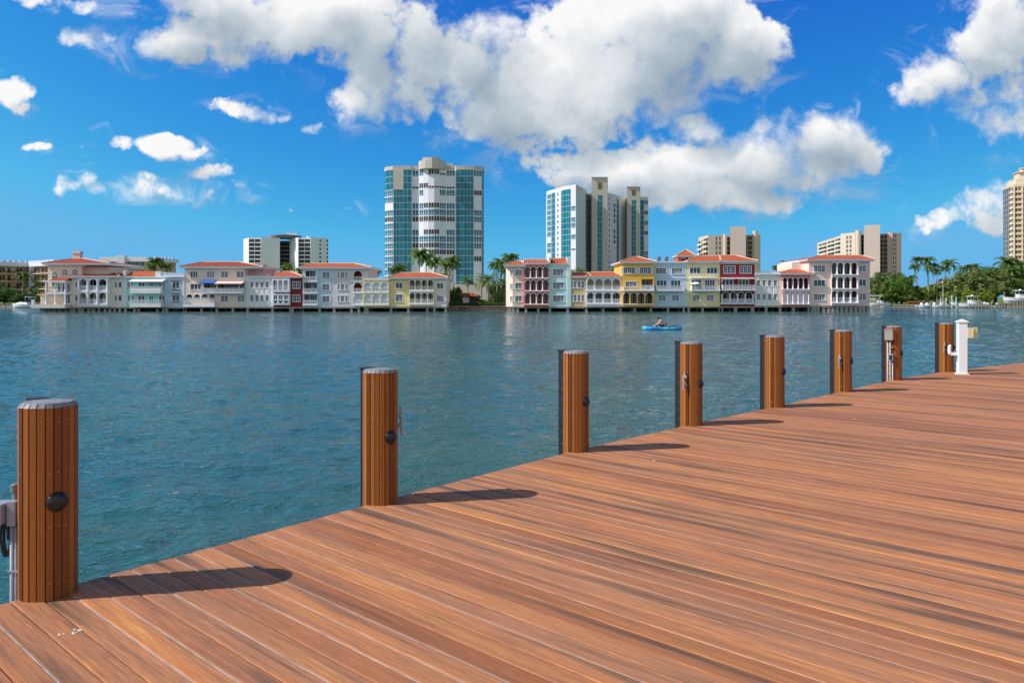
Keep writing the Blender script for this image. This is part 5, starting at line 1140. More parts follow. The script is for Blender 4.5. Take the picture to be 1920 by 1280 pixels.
PALMS = [(787, 478, 186, 24, 0, 'tall palm left of a pair against the white tower bays'), (799, 484, 188, 20, 2, 'tall palm right of a pair against the white tower bays'), (815, 492, 184, 20, 1, 'palm with crown just right of the tall pair, before the tower'),
 (750, 503, 182, 18, 0, 'palm crown peeping over the yellow house roof, lower left of the glass tower'), (737, 507, 184, 12, 2, 'small palm crown left of the glass tower foot'), (849, 490, 178, 20, 2, 'tall palm at the right corner of the glass tower'), (838, 499, 176, 18, 1, 'bushy palm beside the right corner of the yellow house'), (836, 520, 174, 14, 3, 'silvery date palm behind the right eave of the yellow house'),
 (877, 527, 172, 15, 3, 'small date palm rising above the red roofed garden hut'), (915, 526, 168, 26, 3, 'large date palm in the garden between the two rows'), (903, 530, 172, 14, 3, 'thin date palm left of the large date palm'),
 (930, 498, 176, 18, 1, 'palm with drooping fronds at the left of the cluster by the pink house'), (940, 492, 180, 18, 2, 'palm in the middle of the cluster by the pink house'), (956, 486, 184, 22, 0, 'tallest palm of the cluster behind the pink house'), (948, 508, 174, 18, 1, 'low palm of the cluster beside the pink house wall'), (941, 528, 172, 15, 3, 'date palm close to the pink house corner'),
 (292, 492, 188, 19, 0, 'palm rising behind the turquoise house roof'), (312, 500, 190, 14, 1, 'palm behind the blue house parapet'), (283, 500, 186, 11, 2, 'small palm left of the palm behind the turquoise house'), (491, 502, 186, 10, 1, 'small palm behind the narrow grey house'), (539, 500, 190, 14, 0, 'palm in front of the white block stair core'), (560, 507, 186, 9, 2, 'low palm crown left of the long blue house roof'),
 (706, 512, 184, 12, 1, 'palm behind the yellow arcade house'), (604, 497, 196, 8, 2, 'palm tips over the long blue house roof'), (1087, 508, 180, 12, 3, 'spiky palm behind the tan house'), (1152, 506, 184, 10, 1, 'small palm left of the orange house'), (1473, 495, 196, 13, 0, 'palm behind the narrow pale cream house'), (1456, 502, 198, 10, 2, 'low palm left of the large pink house'),
 (43, 517, 235, 16, 0, 'dark palm in front of the long low building'), (70, 530, 240, 11, 1, 'palm right of the dark palm by the long low building'), (15, 545, 222, 12, 1, 'short bright palm near the left edge'), (62, 545, 220, 13, 2, 'short bright palm behind the white cruiser'), (33, 548, 222, 9, 0, 'short palm between the two bright shore palms'),
 (1720, 488, 232, 14, 0, 'tallest palm at the left of the right shore group'), (1716, 501, 228, 13, 1, 'palm with pale trunk left in the right shore group'), (1739, 488, 234, 14, 2, 'tall straight palm in the middle of the right shore group'), (1742, 503, 228, 12, 0, 'lower palm in the middle of the right shore group'), (1750, 498, 236, 12, 1, 'palm third from the right in the right shore group'), (1757, 508, 230, 11, 2, 'lowest palm at the right of the right shore group'), (1772, 504, 236, 12, 1, 'palm left beside the lone double trunk palm'), (1779, 494, 232, 17, 0, 'windswept palm just right of the flagpole'),
 (1812, 504, 246, 17, 1, 'dark palm crown above the olive trees, left one'), (1828, 502, 248, 14, 2, 'dark palm crown above the olive trees, right one'), (1889, 494, 238, 25, 0, 'huge dark palm in front of the right edge tower'), (1895, 508, 232, 22, 1, 'drooping palm below the huge dark palm'), (1681, 522, 226, 17, 2, 'bushy palm among the trees right of the pink house'), (1706, 523, 226, 14, 1, 'short palm with bent fronds left of the tall palm group'), (1912, 500, 245, 18, 2, 'dark palm at the right edge of the shore')]
for p_ in PALMS: palm(*p_, GP)
for p_ in protos:
    for ch in list(p_.children): bpy.data.objects.remove(ch)
    bpy.data.objects.remove(p_)

def crown_mesh(seed, n=46, leaves=75, ls=.045, flat=1.0):
    """leafy crown of unit radius: clumps of small leaf faces spread through an uneven volume"""
    rr = random.Random(seed); mb = MB()
    for i in range(n):
        while True:
            c = Vector((rr.uniform(-1, 1), rr.uniform(-1, 1), rr.uniform(-.75, 1)))
            l = c.length
            if .35 < l < 1.0+.12*mnoise.noise(c*2.3+Vector((seed, 0, 0))): break
        c = c*(.82+.25*mnoise.noise(c*1.7+Vector((seed*3, 1, 0)))); cr = rr.uniform(.16, .30)
        for j in range(leaves):
            d_ = Vector((rr.gauss(0, 1), rr.gauss(0, 1), rr.gauss(0, 1))).normalized(); p = c+Vector((d_.x, d_.y, d_.z*.75))*cr*rr.uniform(.55, 1.05)
            nr = (d_+Vector((rr.uniform(-.7, .7), rr.uniform(-.7, .7), rr.uniform(-.3, .9)))).normalized(); t_ = nr.orthogonal().normalized(); b_ = nr.cross(t_); a_ = rr.uniform(0, 6.28)
            t2 = (t_*math.cos(a_)+b_*math.sin(a_))*ls*rr.uniform(.7, 1.3); b2_ = nr.cross(t2).normalized()*ls*rr.uniform(.35, .6)
            mb.add([p-t2, p+b2_, p+t2, p-b2_], [(0, 1, 2, 3)])
    return mb
def make_tree(seed, m, ls=.045, n=46, leaves=75):
    root = empty('broadleaf_tree', (0, -500, 0), 'x', 'tree'); rr = random.Random(seed)
    mb = MB(); mb.tube([(0, 0, -1.7), (.03, 0, -.8), (0, .02, 0)], [.09, .06, .03], 7)
    for k_ in range(5):
        a = 6.28*k_/5+rr.random(); mb.tube([(.02, 0, -.9), (.25*math.cos(a), .25*math.sin(a), -.35), (.6*math.cos(a), .6*math.sin(a), .25)], [.045, .03, .012], 5)
    mb.v = [(p[0], p[1]-500, p[2]) for p in mb.v]; mb.build('trunk', m_bark, root, smooth=True, origin=(0, -500, 0))
    mb = crown_mesh(seed, n, leaves, ls); mb.v = [(p[0], p[1]-500, p[2]) for p in mb.v]; mb.build('crown', m, root, origin=(0, -500, 0)); return root
tp = {k_: make_tree(20+i, mm, ls=.062, n=75, leaves=85) for i, (k_, mm) in enumerate([('g', m_leaf), ('o', m_leaf2), ('l', m_leaf3), ('d', m_leaf4)])}
TREES = [(1648, 538, 222, 26, 26, 'o', 'grey green tree beside the large pink house'), (1668, 545, 220, 26, 24, 'g', 'bright green round tree above the boat lift'), (1690, 543, 224, 24, 28, 'g', 'green tree left of the tall palm group'), (1672, 528, 232, 24, 20, 'd', 'dark tree top behind the bright green round tree'), (1712, 552, 224, 18, 20, 'd', 'dark tree behind the pale palm trunks'), (1700, 556, 219, 16, 13, 'o', 'low olive shrub tree on the lawn'),
 (1735, 552, 236, 20, 14, 'l', 'lime green hedge tree behind the palm trunks'), (1755, 548, 240, 22, 16, 'l', 'lime green tree left of the flagpole'), (1775, 545, 238, 22, 20, 'g', 'green tree behind the flagpole'), (1798, 540, 224, 30, 28, 'o', 'wide olive tree behind the moored boats, left one'), (1830, 537, 222, 34, 30, 'o', 'wide olive tree behind the moored boats, middle one'), (1866, 538, 221, 32, 28, 'o', 'wide olive tree behind the wooden dock'), (1852, 520, 240, 36, 20, 'g', 'green tree top above the olive trees'), (1888, 527, 238, 30, 30, 'd', 'dark tree right of the olive trees'),
 (1912, 518, 244, 30, 34, 'd', 'tall dark tree at the right edge'), (1915, 546, 222, 26, 24, 'g', 'green tree behind the boat on the lift'), (1940, 530, 235, 30, 36, 'g', 'green tree crossing the right edge'), (1818, 556, 216, 14, 12, 'l', 'lime shrub behind the white roofed boat'), (1850, 556, 216, 14, 12, 'l', 'lime shrub behind the wooden dock'),
 (8, 556, 216, 18, 13, 'd', 'dark shrub tree near the left edge'), (34, 559, 214.5, 10, 9, 'g', 'round green shrub behind the cruiser bow'), (24, 562, 214.5, 9, 6, 'd', 'low dark shrub left of the cruiser bow'), (52, 558, 216, 14, 9, 'd', 'dark shrub behind the cruiser'), (76, 556, 216, 10, 12, 'g', 'green shrub beside the cream corner house'), (-20, 545, 225, 24, 22, 'g', 'green tree crossing the left edge'),
 (845, 562, 171, 9, 10, 'g', 'green shrub left of the garden hut'), (868, 566, 171, 8, 5, 'd', 'dark shrub at the garden hut corner'), (926, 564, 168, 12, 7, 'l', 'lime green shrub under the large date palm'), (906, 566, 167, 9, 5, 'l', 'small lime shrub right of the garden hut'), (942, 562, 172, 10, 9, 'g', 'green shrub beside the pink house corner'), (893, 560, 174, 9, 9, 'd', 'dark shrub behind the garden hut'), (855, 552, 178, 12, 16, 'd', 'dark tree behind the left garden palms'), (935, 545, 184, 18, 22, 'd', 'dark tree behind the garden palm cluster'), (1462, 503, 200, 10, 9, 'd', 'dark tree top over the pale cream house')]
for px, py, Y, rx, rz, k_, lab in TREES:
    x, y, z = at(px, Y, py); o = copy_tree(tp[k_]); a, c = 1.18*rx*Y/FPX, 1.12*rz*Y/FPX; o['label'] = lab; o['group'] = 'trees and shrubs on the far shore'
    for ch in o.children:
        if ch.name.startswith('trunk'): ch.scale = (1, 1, max(.3, (z-.85)/c/1.7))
    o.location = (x, y, z); o.scale = (a, a, c); o.rotation_euler = (0, 0, rnd.uniform(-.5, .5))
for p_ in tp.values():
    for ch in list(p_.children): bpy.data.objects.remove(ch)
    bpy.data.objects.remove(p_)
# clipped hedges and thin cypresses: leafy volumes
def hedge(name, x0, x1, y0, y1, z0, z1, m, n, ls, label, cat, cone=False, group=None):
    rr = random.Random(int(abs(x0)*7)); mb = MB()
    for i in range(n):
        t = rr.random(); fz = rr.random(); k_ = 1 if not cone else max(.15, math.sin(math.pi*min(1, .25+.75*fz))**.7)
        cx, cy = (x0+x1)/2, (y0+y1)/2
        if cone: a = rr.uniform(0, 6.28); p = Vector((cx+math.cos(a)*(x1-x0)/2*k_*rr.uniform(.6, 1), cy+math.sin(a)*(y1-y0)/2*k_, z0+(z1-z0)*fz))
        else:
            f_ = rr.random(); p = Vector((rr.uniform(x0, x1), y0 if f_ < .6 else rr.uniform(y0, y1), rr.uniform(z0, z1) if f_ < .6 else z1))+Vector((rr.gauss(0, .05),)*3)
        nr = Vector((rr.gauss(0, .6), -1+rr.gauss(0, .5), .5+rr.gauss(0, .5))).normalized(); t_ = nr.orthogonal().normalized()*ls; b_ = nr.cross(t_)*.6
        mb.add([p-t_, p+b_, p+t_, p-b_], [(0, 1, 2, 3)])
    if not cone: mb.box(x0+.1, x1-.1, y0+.15, y1-.1, z0, z1-.12)
    return tag(mb.build(name, m), label, cat, group)
hedge('hedge', g0+.3, at(1060/8.348+730, 162)[0], 161.6, 162.4, .84, 1.55, m_leaf4, 700, .16, 'clipped dark hedge on the garden seawall, left piece', 'hedge')
hedge('hedge', at(862, 162)[0], g1-.3, 161.6, 162.4, .84, 1.55, m_leaf4, 1500, .16, 'clipped dark hedge on the garden seawall, long right piece', 'hedge')
for i, (px, yt) in enumerate([(842, 540), (850, 545), (858, 538), (927, 548), (933, 545), (939, 540), (946, 542)]):
    x = at(px, 165)[0]; hedge('cypress', x-.55, x+.55, 164.5, 165.6, .85, zy(yt, 165), m_leaf4, 420, .22, ['thin dark cypress nearest the yellow house', 'thin dark cypress second from the yellow house', 'tallest thin cypress left of the garden hut', 'thin cypress right of the large date palm', 'thin cypress in the middle of the right garden four', 'thin cypress second from the pink house', 'thin dark cypress nearest the pink house'][i], 'cypress', True, 'thin cypresses in the garden')
mb = MB(); rr = random.Random(5)
for i in range(900):
    px = rr.uniform(1700, 1735); Y = rr.uniform(214.5, 216); x, _ = at(px, Y); z = .85+rr.random()*.8; a = rr.uniform(0, 3)
    mb.add([(x-.14, Y, z), (x, Y-.1, z-.09), (x+.14, Y, z), (x, Y+.1, z+.09)], [(0, 1, 2, 3)])
tag(mb.build('flower_bed', leaf_mat('orange_flower', [(.45, .10, .02, 1), (.10, .13, .03, 1), (.5, .16, .03, 1)])), 'orange flowering ground cover under the tall palms', 'flowers', kind='stuff')
# garden hut
root = empty('garden_hut', at(876, 166, 0)[:2]+(.84,), 'small dark garden hut with red roof behind the seawall', 'hut')
x0, x1 = at(859, 166)[0], at(893, 166)[0]; mb = MB(); fr = Fr((0, 166)); wall(mb, fr, x0, x1, .84, zy(555, 166), [(at(867, 166)[0], at(880, 166)[0], .9, zy(557.5, 166), False)])
mb.quad((x0, 170, .84), (x0, 166, .84), (x0, 166, zy(555, 166)), (x0, 170, zy(555, 166))); mb.quad((x1, 166, .84), (x1, 170, .84), (x1, 170, zy(555, 166)), (x1, 166, zy(555, 166))); mb.build('wall', mat('hut_green', S(50, 58, 44), .8), root)
mb = MB(); mb.box(at(868, 166)[0], at(880, 166)[0], 166.1, 166.2, .85, zy(558, 166)); mb.build('door', mat('hut_door', S(205, 220, 226), .6), root)
mb = MB(); za, zb = zy(555.5, 166), zy(549, 168); xa, xb = at(852, 165)[0], at(897, 165)[0]
mb.add([(xa, 165, za), (xb, 165, za), (xb, 171, za), (xa, 171, za), (at(863, 168)[0], 168, zb), (at(887, 168)[0], 168, zb)], [(0, 1, 5, 4), (1, 2, 5), (2, 3, 4, 5), (3, 0, 4), (3, 2, 1, 0)]); mb.build('roof', m_tile2, root)
root = empty('boat_steps', at(867, 159, 0)[:2]+(.3,), 'small timber landing with steps below the garden seawall', 'landing')
mb = MB(); xa, xb = at(857, 159)[0], at(877, 159)[0]; mb.box(xa, xb, 158.4, 160.2, .80, .92)
for x in (xa+.1, (xa+xb)/2, xb-.1): mb.box(x-.1, x+.1, 158.5, 158.7, -1, .8)
mb.build('platform', mat('old_timber', S(140, 125, 108), .9, var=.2), root)

# ============================================================ boats, docks
m_gel = mat('gelcoat', S(240, 242, 246), .25, spec=.5); m_bwin = mat('boat_window', (.02, .02, .025, 1), .1); m_teal = mat('teal_canvas', S(50, 160, 140), .7); m_navy = mat('navy_hull', S(30, 50, 80), .35)
m_tim = mat('dock_timber', S(150, 132, 108), .9, var=.25, vs=1.5)
def hull(mb, L, B, H_, m=0, sheer=.35, md=None):
    st = []; n = 9
    for i in range(n+1):
        t = i/n; x = -L/2+L*t; bw = B/2*(1 if t < .5 else max(.03, 1-((t-.5)/.5)**2.1)); z1_ = H_*(1+sheer*t*t); kx = x+(.0 if t < .9 else 0)
        st.append([(x, -bw, z1_), (x*.985, -bw*.86, z1_*.35), (x*.96, -bw*.25, -.25), (x*.96, bw*.25, -.25), (x*.985, bw*.86, z1_*.35), (x, bw, z1_)])
    vs = [p for s_ in st for p in s_]; fs = []
    for i in range(n):
        for j_ in range(5): a = i*6+j_; fs.append((a, a+1, a+7, a+6))
        fs.append((i*6+5, i*6, i*6+6, i*6+11))
    fs += [(5, 4, 3, 2, 1, 0), tuple(n*6+k_ for k_ in range(6))]; mb.add(vs, fs, m)
def place(mb, x, y, z, a):
    c, s_ = math.cos(a), math.sin(a); mb.v = [(x+p[0]*c-p[1]*s_, y+p[0]*s_+p[1]*c, z+p[2]) for p in mb.v]
def boat(label, px, Y, L, a, kind='console', z=0, cat='boat', name='motorboat'):
    x, y = at(px, Y); a = R(a); root = empty(name, (x, y, z), label, cat, 'boats moored on the far shore'); B = L*.33; H_ = L*.12
    def P(nm, m, f, **kw): mb = MB(); f(mb); place(mb, x, y, z, a); mb.build(nm, m, root, **kw)
    P('hull', m_gel, lambda mb: hull(mb, L, B, H_)); dz = H_*1.05
    if kind == 'console':
        P('console', m_gel, lambda mb: mb.add([(-L*.08, -B*.17, dz), (L*.07, -B*.13, dz), (L*.07, B*.13, dz), (-L*.08, B*.17, dz), (-L*.03, -B*.14, dz+.8), (L*.03, -B*.11, dz+.72), (L*.03, B*.11, dz+.72), (-L*.03, B*.14, dz+.8)], [(0, 1, 5, 4), (1, 2, 6, 5), (2, 3, 7, 6), (3, 0, 4, 7), (4, 5, 6, 7)]))
        P('seat', mat('boat_seat', S(190, 180, 165), .7), lambda mb: mb.box(-L*.2, -L*.13, -B*.16, B*.16, dz, dz+.5), bevel=.05)
        P('windscreen', m_bwin, lambda mb: mb.add([(L*.035, -B*.11, dz+.72), (L*.035, B*.11, dz+.72), (-L*.01, B*.10, dz+1.15), (-L*.01, -B*.10, dz+1.15)], [(0, 1, 2, 3)]))
    if kind in ('ttop', 'console'):
        if kind == 'ttop': P('console', m_gel, lambda mb: mb.box(-L*.12, L*.08, -B*.22, B*.22, dz, dz+1.0)); P('windscreen', m_bwin, lambda mb: mb.box(L*.03, L*.05, -B*.2, B*.2, dz+1.0, dz+1.6))
        if kind == 'ttop': P('t_top', m_gel, lambda mb: (mb.prism([(-L*.2, -B*.36), (L*.12, -B*.36), (L*.16, 0), (L*.12, B*.36), (-L*.2, B*.36)], dz+1.95, dz+2.08), mb.lathe((-.1, 0, dz+2.08), [(.3, 0), (.28, .2), (.1, .3)], 10), [mb.tube([(xx, yy, dz), (xx*.9, yy, dz+1.95)], .035, 5) for xx in (-L*.14, L*.09) for yy in (-B*.28, B*.28)]))
    if kind == 'bimini':
        P('console', m_gel, lambda mb: mb.box(-L*.05, L*.08, -B*.25, B*.25, dz, dz+.7))
        P('bimini', m_teal, lambda mb: (mb.prism([(-L*.25, -B*.45), (L*.15, -B*.45), (L*.15, B*.45), (-L*.25, B*.45)], dz+1.7, dz+1.78), [mb.tube([(xx*.5, yy, dz), (xx, yy, dz+1.7)], .03, 5) for xx in (-L*.22, L*.12) for yy in (-B*.42, B*.42)]))
    if kind == 'cruiser':
        P('cabin', m_gel, lambda mb: mb.add([(-L*.1, -B*.38, dz), (L*.38, -B*.2, dz+.1), (L*.38, B*.2, dz+.1), (-L*.1, B*.38, dz), (-L*.05, -B*.3, dz+.6), (L*.22, -B*.15, dz+.55), (L*.22, B*.15, dz+.55), (-L*.05, B*.3, dz+.6)], [(0, 1, 5, 4), (1, 2, 6, 5), (2, 3, 7, 6), (3, 0, 4, 7), (4, 5, 6, 7)]))
        P('windscreen', m_bwin, lambda mb: mb.add([(L*.12, -B*.26, dz+.55), (L*.12, B*.26, dz+.55), (-L*.02, B*.3, dz+1.25), (-L*.02, -B*.3, dz+1.25), (-L*.18, -B*.34, dz+.5), (-L*.18, B*.34, dz+.5)], [(0, 1, 2, 3), (0, 3, 4), (1, 5, 2)]))
        P('hardtop', m_gel, lambda mb: (mb.prism([(-L*.28, -B*.3), (L*.02, -B*.3), (L*.02, B*.3), (-L*.28, B*.3)], dz+1.9, dz+2.0), [mb.tube([(xx, yy, dz+.4), (xx*.8, yy, dz+1.9)], .05, 5) for xx in (-L*.24, -L*.02) for yy in (-B*.28, B*.28)]))
    if kind != 'cruiser': P('outboard', m_gel if L > 7 else m_black, lambda mb: (mb.box(-L/2-.45, -L/2-.02, -.2, .2, .15, dz+.35), mb.box(-L/2-.3, -L/2-.1, -.08, .08, -.5, .15)), bevel=.05)
    P('cockpit', m_navy if kind == 'console' else m_black, lambda mb: mb.box(-L*.42, -L*.16, -B*.33, B*.33, dz+.0, dz+.12))
    return root
boat('white cruiser with hardtop moored left of the cream corner house', 50, 208, 7.6, 178, 'cruiser', name='motor_cruiser')
boat('white boat hanging in the lift beside the large pink house', 1649, 209, 5.5, 184, 'console', .55)
boat('small dark engined boat at the lift right of the pink house', 1661, 207, 3.6, 200, 'skiff', 0)
boat('white boat at the left end of the moored group', 1728, 210, 5.0, 205, 'console'); boat('second white boat in the moored group, under the palm trunks', 1738, 207, 5.2, 195, 'console'); boat('white boat just left of the flagpole', 1752, 209, 5.6, 200, 'console'); boat('white boat with bow toward us right of the flagpole', 1765, 206, 5.6, 190, 'console')
boat('white boat under a teal canopy', 1788, 208, 5.8, 185, 'bimini'); boat('big white boat with flat hard top beside the wooden dock', 1822, 206, 8.2, 183, 'ttop'); boat('white boat behind the dock posts', 1846, 213, 6.0, 175, 'console'); boat('small white boat near the middle of the dock', 1868, 212.5, 4.5, 182, 'console')
boat('white boat raised high on the lift at the right edge', 1912, 210, 8.5, 182, 'ttop', 1.5)
def dock(label, px0, px1, Y, z=.75, posts=(), ph=1.9, w_=1.2):
    xa, xb = at(px0, Y)[0], at(px1, Y)[0]; root = empty('wooden_dock', ((xa+xb)/2, Y, 0), label, 'dock'); mb = MB()
    n = int((xb-xa)/.3)
    for i in range(n): mb.box(xa+i*.3, xa+i*.3+.27, Y, Y+w_, z-.05, z)
    mb.box(xa, xb, Y+.05, Y+.12, z-.25, z-.052); mb.build('walkway', m_tim, root)
    for px, top in posts:
        x = at(px, Y)[0]; mb = MB(); mb.lathe((x, Y-.15, -1.2), [(.15, 0), (.14, 1.2+z+top-.05), (.06, 1.2+z+top)], 8); mb.build('post', m_tim, root)
    return root
dock('long wooden dock with many posts before the olive trees', 1829, 1935, 205, .85, [(1817, .9), (1829, .7), (1834, .8), (1840, .4), (1848, .5), (1853, .3), (1859, .9), (1866, .4), (1873, .6), (1878, .4), (1883, .7), (1890, .6), (1894, .5), (1901, .8), (1907, .6), (1913, .5), (1917, .7), (1926, .6)])
dock('timber dock at the left edge before the shrubs', -30, 28, 209, .8, [(0, .3), (11, .2), (26, .5)])
dock('pale low dock running along the lawn by the boat lift', 1662, 1722, 210.5, .62, [(1676, .15), (1688, .15), (1700, .15), (1710, .15)])
mb_ = [(1774, 2.6), (1785, 3.2), (1793, 2.8), (1764, 2.6), (1745, 1.5), (1801, 1.6), (1642, 2.6), (1648, 2.6)]
for i, (px, t_) in enumerate(mb_):
    x, y = at(px, 205.5); mb = MB(); mb.lathe((x, y, -1.2), [(.14, 0), (.13, 1.2+t_), (.02, 1.35+t_)], 8)
    tag(mb.build('mooring_post', mat('pale_post', S(206, 204, 196), .8) if i < 4 else m_tim), ['pale mooring post left of the teal canopy', 'tallest pale mooring post at the teal canopy', 'pale mooring post right in front of the teal canopy', 'pale mooring post just below the flagpole', 'short brown mooring post between the white boats', 'short brown mooring post left of the hard top boat', 'white lift post nearest the pink house', 'lift post second from the pink house'][i], 'mooring post', 'mooring posts among the boats')
root = empty('boat_lift', at(1648, 207, 0)[:2]+(0,), 'white boat lift frame right of the large pink house', 'boat lift')
for zz, sl in ((3.1, 0), (1.2, 0)):
    mb = MB(); xa, xb = at(1632, 207)[0], at(1655, 207)[0]; mb.box(xa, xb, 207, 207.2, zz, zz+.22); mb.build('beam', m_gel, root)
mb = MB(); xa, xb = at(1636, 207)[0], at(1652, 207)[0]; mb.tube([(xa, 207.1, 3.1), ((xa+xb)/2, 207.1, 1.4), (xb, 207.1, 3.1)], .07, 6); mb.build('brace', m_gel, root)
# flagpole, lamp
x, y = at(1768, 214.5); root = empty('flagpole', (x, y, .85), 'thin flagpole flying a small striped flag among the palms', 'flagpole'); zt = zy(522, 214.5)
mb = MB(); mb.tube([(x, y, .85), (x, y, zt)], .045, 8); mb.lathe((x, y, zt), [(.1, 0), (.1, .1), (.03, .18)], 8); mb.build('pole', m_gel, root)
mb = MB(); n = 13
for i in range(n):
    za, zb = zt-.1-1.2*(i+1)/n, zt-.1-1.2*i/n
    for k_ in range(6):
        u0, u1 = k_/6, (k_+1)/6; f = lambda u: (x-.08-1.5*u, y+.12*math.sin(u*5), -.35*u*u)
        (xa, ya, da), (xb, yb_, db) = f(u0), f(u1); mm_ = 2 if (i < 7 and u1 <= .51) else (0 if i % 2 == 0 else 1)
        mb.add([(xb, yb_, za+db), (xa, ya, za+da), (xa, ya, zb+da), (xb, yb_, zb+db)], [(0, 1, 2, 3)], mm_)
mb.build('flag', [mat('flag_red', S(190, 40, 50), .7), mat('flag_white', S(235, 235, 235), .7), mat('flag_blue', S(40, 50, 110), .7)], root)
x, y = at(1669, 219); root = empty('street_lamp', (x, y, .85), 'white curved street lamp among the trees', 'street lamp'); zt = zy(519, 219)
mb = MB(); mb.tube([(x, y, .85), (x, y, zt-.6), (x-.15, y, zt-.15), (x-.5, y, zt)], .07, 8); mb.build('pole', m_gel, root); mb = MB(); mb.box(x-.85, x-.4, y-.1, y+.1, zt-.05, zt+.05); mb.build('lamp_head', m_gel, root, bevel=.02)

# ============================================================ kayak and paddler
KY = 70.4; kx, ky = at(1241.5, KY); KL = 3.5
root = empty('kayak', (kx, ky, 0), 'bright blue sit on top kayak afloat in front of the right row', 'kayak')
m_kay = mat('kayak_blue', S(0, 150, 226), .35); q, b = pb(m_kay); oc = q.n('ShaderNodeTexCoord').outputs['Object']; sx = q.n('ShaderNodeSeparateXYZ', {0: oc})
q.set(b.inputs['Base Color'], q.mix(q.rng(q.noise(oc, 1.6, 3, .5), .45, .62), S(0, 140, 220), S(90, 205, 235)))
mb = MB(); n = 18; vs = []
for i in range(n+1):
    t = i/n; s_ = 2*t-1; w_ = .37*(1-abs(s_)**2.6)+.012; up = .07*abs(s_)**3; x = kx+s_*KL/2
    deck = .235+up-.04*math.exp(-(s_/.35)**2)
    for yy, zz in ((-w_*.55, -.10+up*.8), (-w_, .08+up), (-w_*.96, .20+up), (-w_*.55, deck+.02), (0, deck), (w_*.55, deck+.02), (w_*.96, .20+up), (w_, .08+up), (w_*.55, -.10+up*.8)): vs.append((x, ky+yy, zz))
fs = [(i*9+j_, i*9+(j_+1) % 9, (i+1)*9+(j_+1) % 9, (i+1)*9+j_) for i in range(n) for j_ in range(9)]+[tuple(range(8, -1, -1)), tuple(n*9+k_ for k_ in range(9))]
fs = [tuple(reversed(f)) for f in fs]; mb.add(vs, fs); mb.build('hull', m_kay, root, smooth=True)
mb = MB(); mb.box(kx+.42, kx+.70, ky-.27, ky+.27, .28, .31); mb.box(kx+.75, kx+1.15, ky-.22, ky+.22, .30, .36); mb.box(kx+1.2, kx+1.45, ky-.15, ky+.15, .33, .37)
mb.tube([(kx+.45, ky-.36, .27), (kx+.55, ky-.38, .2), (kx+.65, ky-.36, .27)], .02, 6); mb.build('deck_straps', m_black, root)
mb = MB(); mb.box(kx+.28, kx+.36, ky-.2, ky+.2, .27, .55); mb.build('seat_back', m_black, root, bevel=.02)
# paddler: continuous skinned figure bent forward
def figure():
    me = bpy.data.meshes.new('person'); V = []; E = []; Rr = []
    def v(p, r, par=None):
        V.append(p); Rr.append(r)
        if par is not None: E.append((par, len(V)-1))
        return len(V)-1
    z0 = .26; pel = v((.05, 0, z0+.11), .135); w1 = v((.02, 0, z0+.27), .13, pel); w2_ = v((-.06, 0, z0+.42), .155, w1); ch = v((-.16, 0, z0+.55), .15, w2_); nk = v((-.27, 0, z0+.64), .06, ch); hd0 = v((-.32, 0, z0+.68), .075, nk); hd = v((-.37, 0, z0+.73), .098, hd0); hd2 = v((-.38, 0, z0+.80), .085, hd)
    for s_ in (-1, 1):
        sh = v((-.19, .17*s_, z0+.56), .065, ch); el = v((-.33, .25*s_, z0+.33), .045, sh); wr = v((-.58, .20*s_, z0+.22), .030, el); pm = v((-.65, .19*s_, z0+.20), .036, wr)
        for k_ in range(4):
            a = v((-.69, .19*s_+(k_-1.5)*.02, z0+.205), .010, pm); b_ = v((-.715, .19*s_+(k_-1.5)*.022, z0+.185), .009, a); v((-.70, .19*s_+(k_-1.5)*.022, z0+.165), .008, b_)
        a = v((-.655, .155*s_, z0+.20), .011, pm); v((-.69, .145*s_, z0+.185), .010, a)
        hp = v((-.03, .11*s_, z0+.09), .095, pel); kn = v((-.42, .17*s_, z0+.24), .06, hp); an = v((-.75, .15*s_, z0+.02), .038, kn); v((-.86, .15*s_, z0+.07), .035, an)
    V2 = [(p[0]+kx+.02, p[1]+ky, p[2]) for p in V]; c = Vector((kx, ky, .3))
    me.from_pydata([tuple(Vector(p)-c) for p in V2], E, []); o = bpy.data.objects.new('person', me); COL.objects.link(o); o.location = c; WLOC[o.name] = c
    md = o.modifiers.new('skin', 'SKIN'); md.use_smooth_shade = True
    for i, r_ in enumerate(Rr): me.skin_vertices[0].data[i].radius = (r_, r_); me.skin_vertices[0].data[i].use_root = (i == 0)
    sb = o.modifiers.new('sub', 'SUBSURF'); sb.levels = 1; sb.render_levels = 2
    m_skin = mat('skin', S(214, 164, 138), .55); me.materials.append(m_skin); return o
pe = figure(); tag(pe, 'shirtless paddler in dark cap and shorts leaning forward on the kayak', 'person')
hx, hy, hz = kx+.02-.375, ky, .26+.80
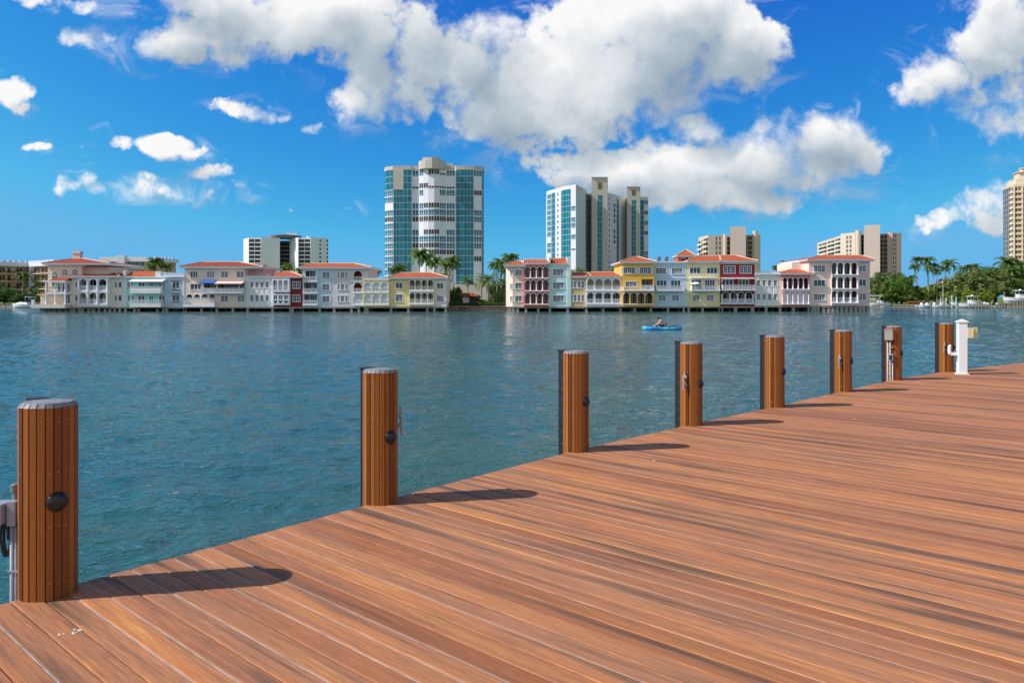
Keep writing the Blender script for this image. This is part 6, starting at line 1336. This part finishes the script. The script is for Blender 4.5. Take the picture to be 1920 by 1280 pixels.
mb = MB(); mb.lathe((hx, hy, hz-.02), [(.112, -.02), (.112, .03), (.085, .09), (.03, .115)], 14); mb.prism([(hx-.2, hy-.07), (hx-.08, hy-.08), (hx-.08, hy+.08), (hx-.2, hy+.07)], hz-.03, hz-.01); mb.build('cap', mat('cap_navy', S(34, 36, 66), .7), pe, smooth=False)
mb = MB(); mb.tube([(hx+.09, hy, hz-.1), (hx+.09, hy, hz-.02)], [.07, .09], 8)
mb.build('hair', mat('hair_dark', S(50, 38, 34), .8), pe)
mb = MB()
for s_ in (-1, 1): mb.tube([(kx+.10, ky+.08*s_, .38), (kx-.02, ky+.12*s_, .36), (kx-.26, ky+.155*s_, .45)], [.15, .118, .088], 10)
mb.build('shorts', mat('shorts_dark', S(36, 38, 52), .8), pe, smooth=True)
mb = MB(); mb.tube([(hx-.10, hy, hz-.10), (hx-.125, hy, hz-.12)], [.02, .01], 6); mb.build('nose', mat('skin', (0, 0, 0, 1)), pe)
root = empty('paddle', (kx-.62, ky, .5), 'black double bladed paddle held across the kayak', 'paddle')
A_ = Vector((kx-1.05, ky-.95, .95)); B_ = Vector((kx-.25, ky+.95, .12)); A_ = Vector((kx-.66, ky-.2, .49))+Vector((-.45, -.7, .22)); B_ = Vector((kx-.66, ky+.2, .49))+Vector((.3, .75, -.2))
mb = MB(); mb.tube([A_, (kx-.66, ky-.19, .49), (kx-.66, ky+.19, .49), B_], .016, 8); mb.build('shaft', m_black, root)
for P_, d_ in ((A_, Vector((-.5, -.75, .25)).normalized()), (B_, Vector((.35, .9, -.25)).normalized())):
    mb = MB(); s_ = d_.cross(Vector((0, 0, 1))).normalized(); n_ = s_.cross(d_)*.008; pr = [P_, P_+d_*.12+s_*.07, P_+d_*.34+s_*.085, P_+d_*.44, P_+d_*.34-s_*.085, P_+d_*.12-s_*.07]
    mb.add([p+n_ for p in pr]+[p-n_ for p in pr], [tuple(range(6)), tuple(range(11, 5, -1))]+[(i, 6+i, 6+(i+1) % 6, (i+1) % 6) for i in range(6)]); mb.build('blade', m_black, root)
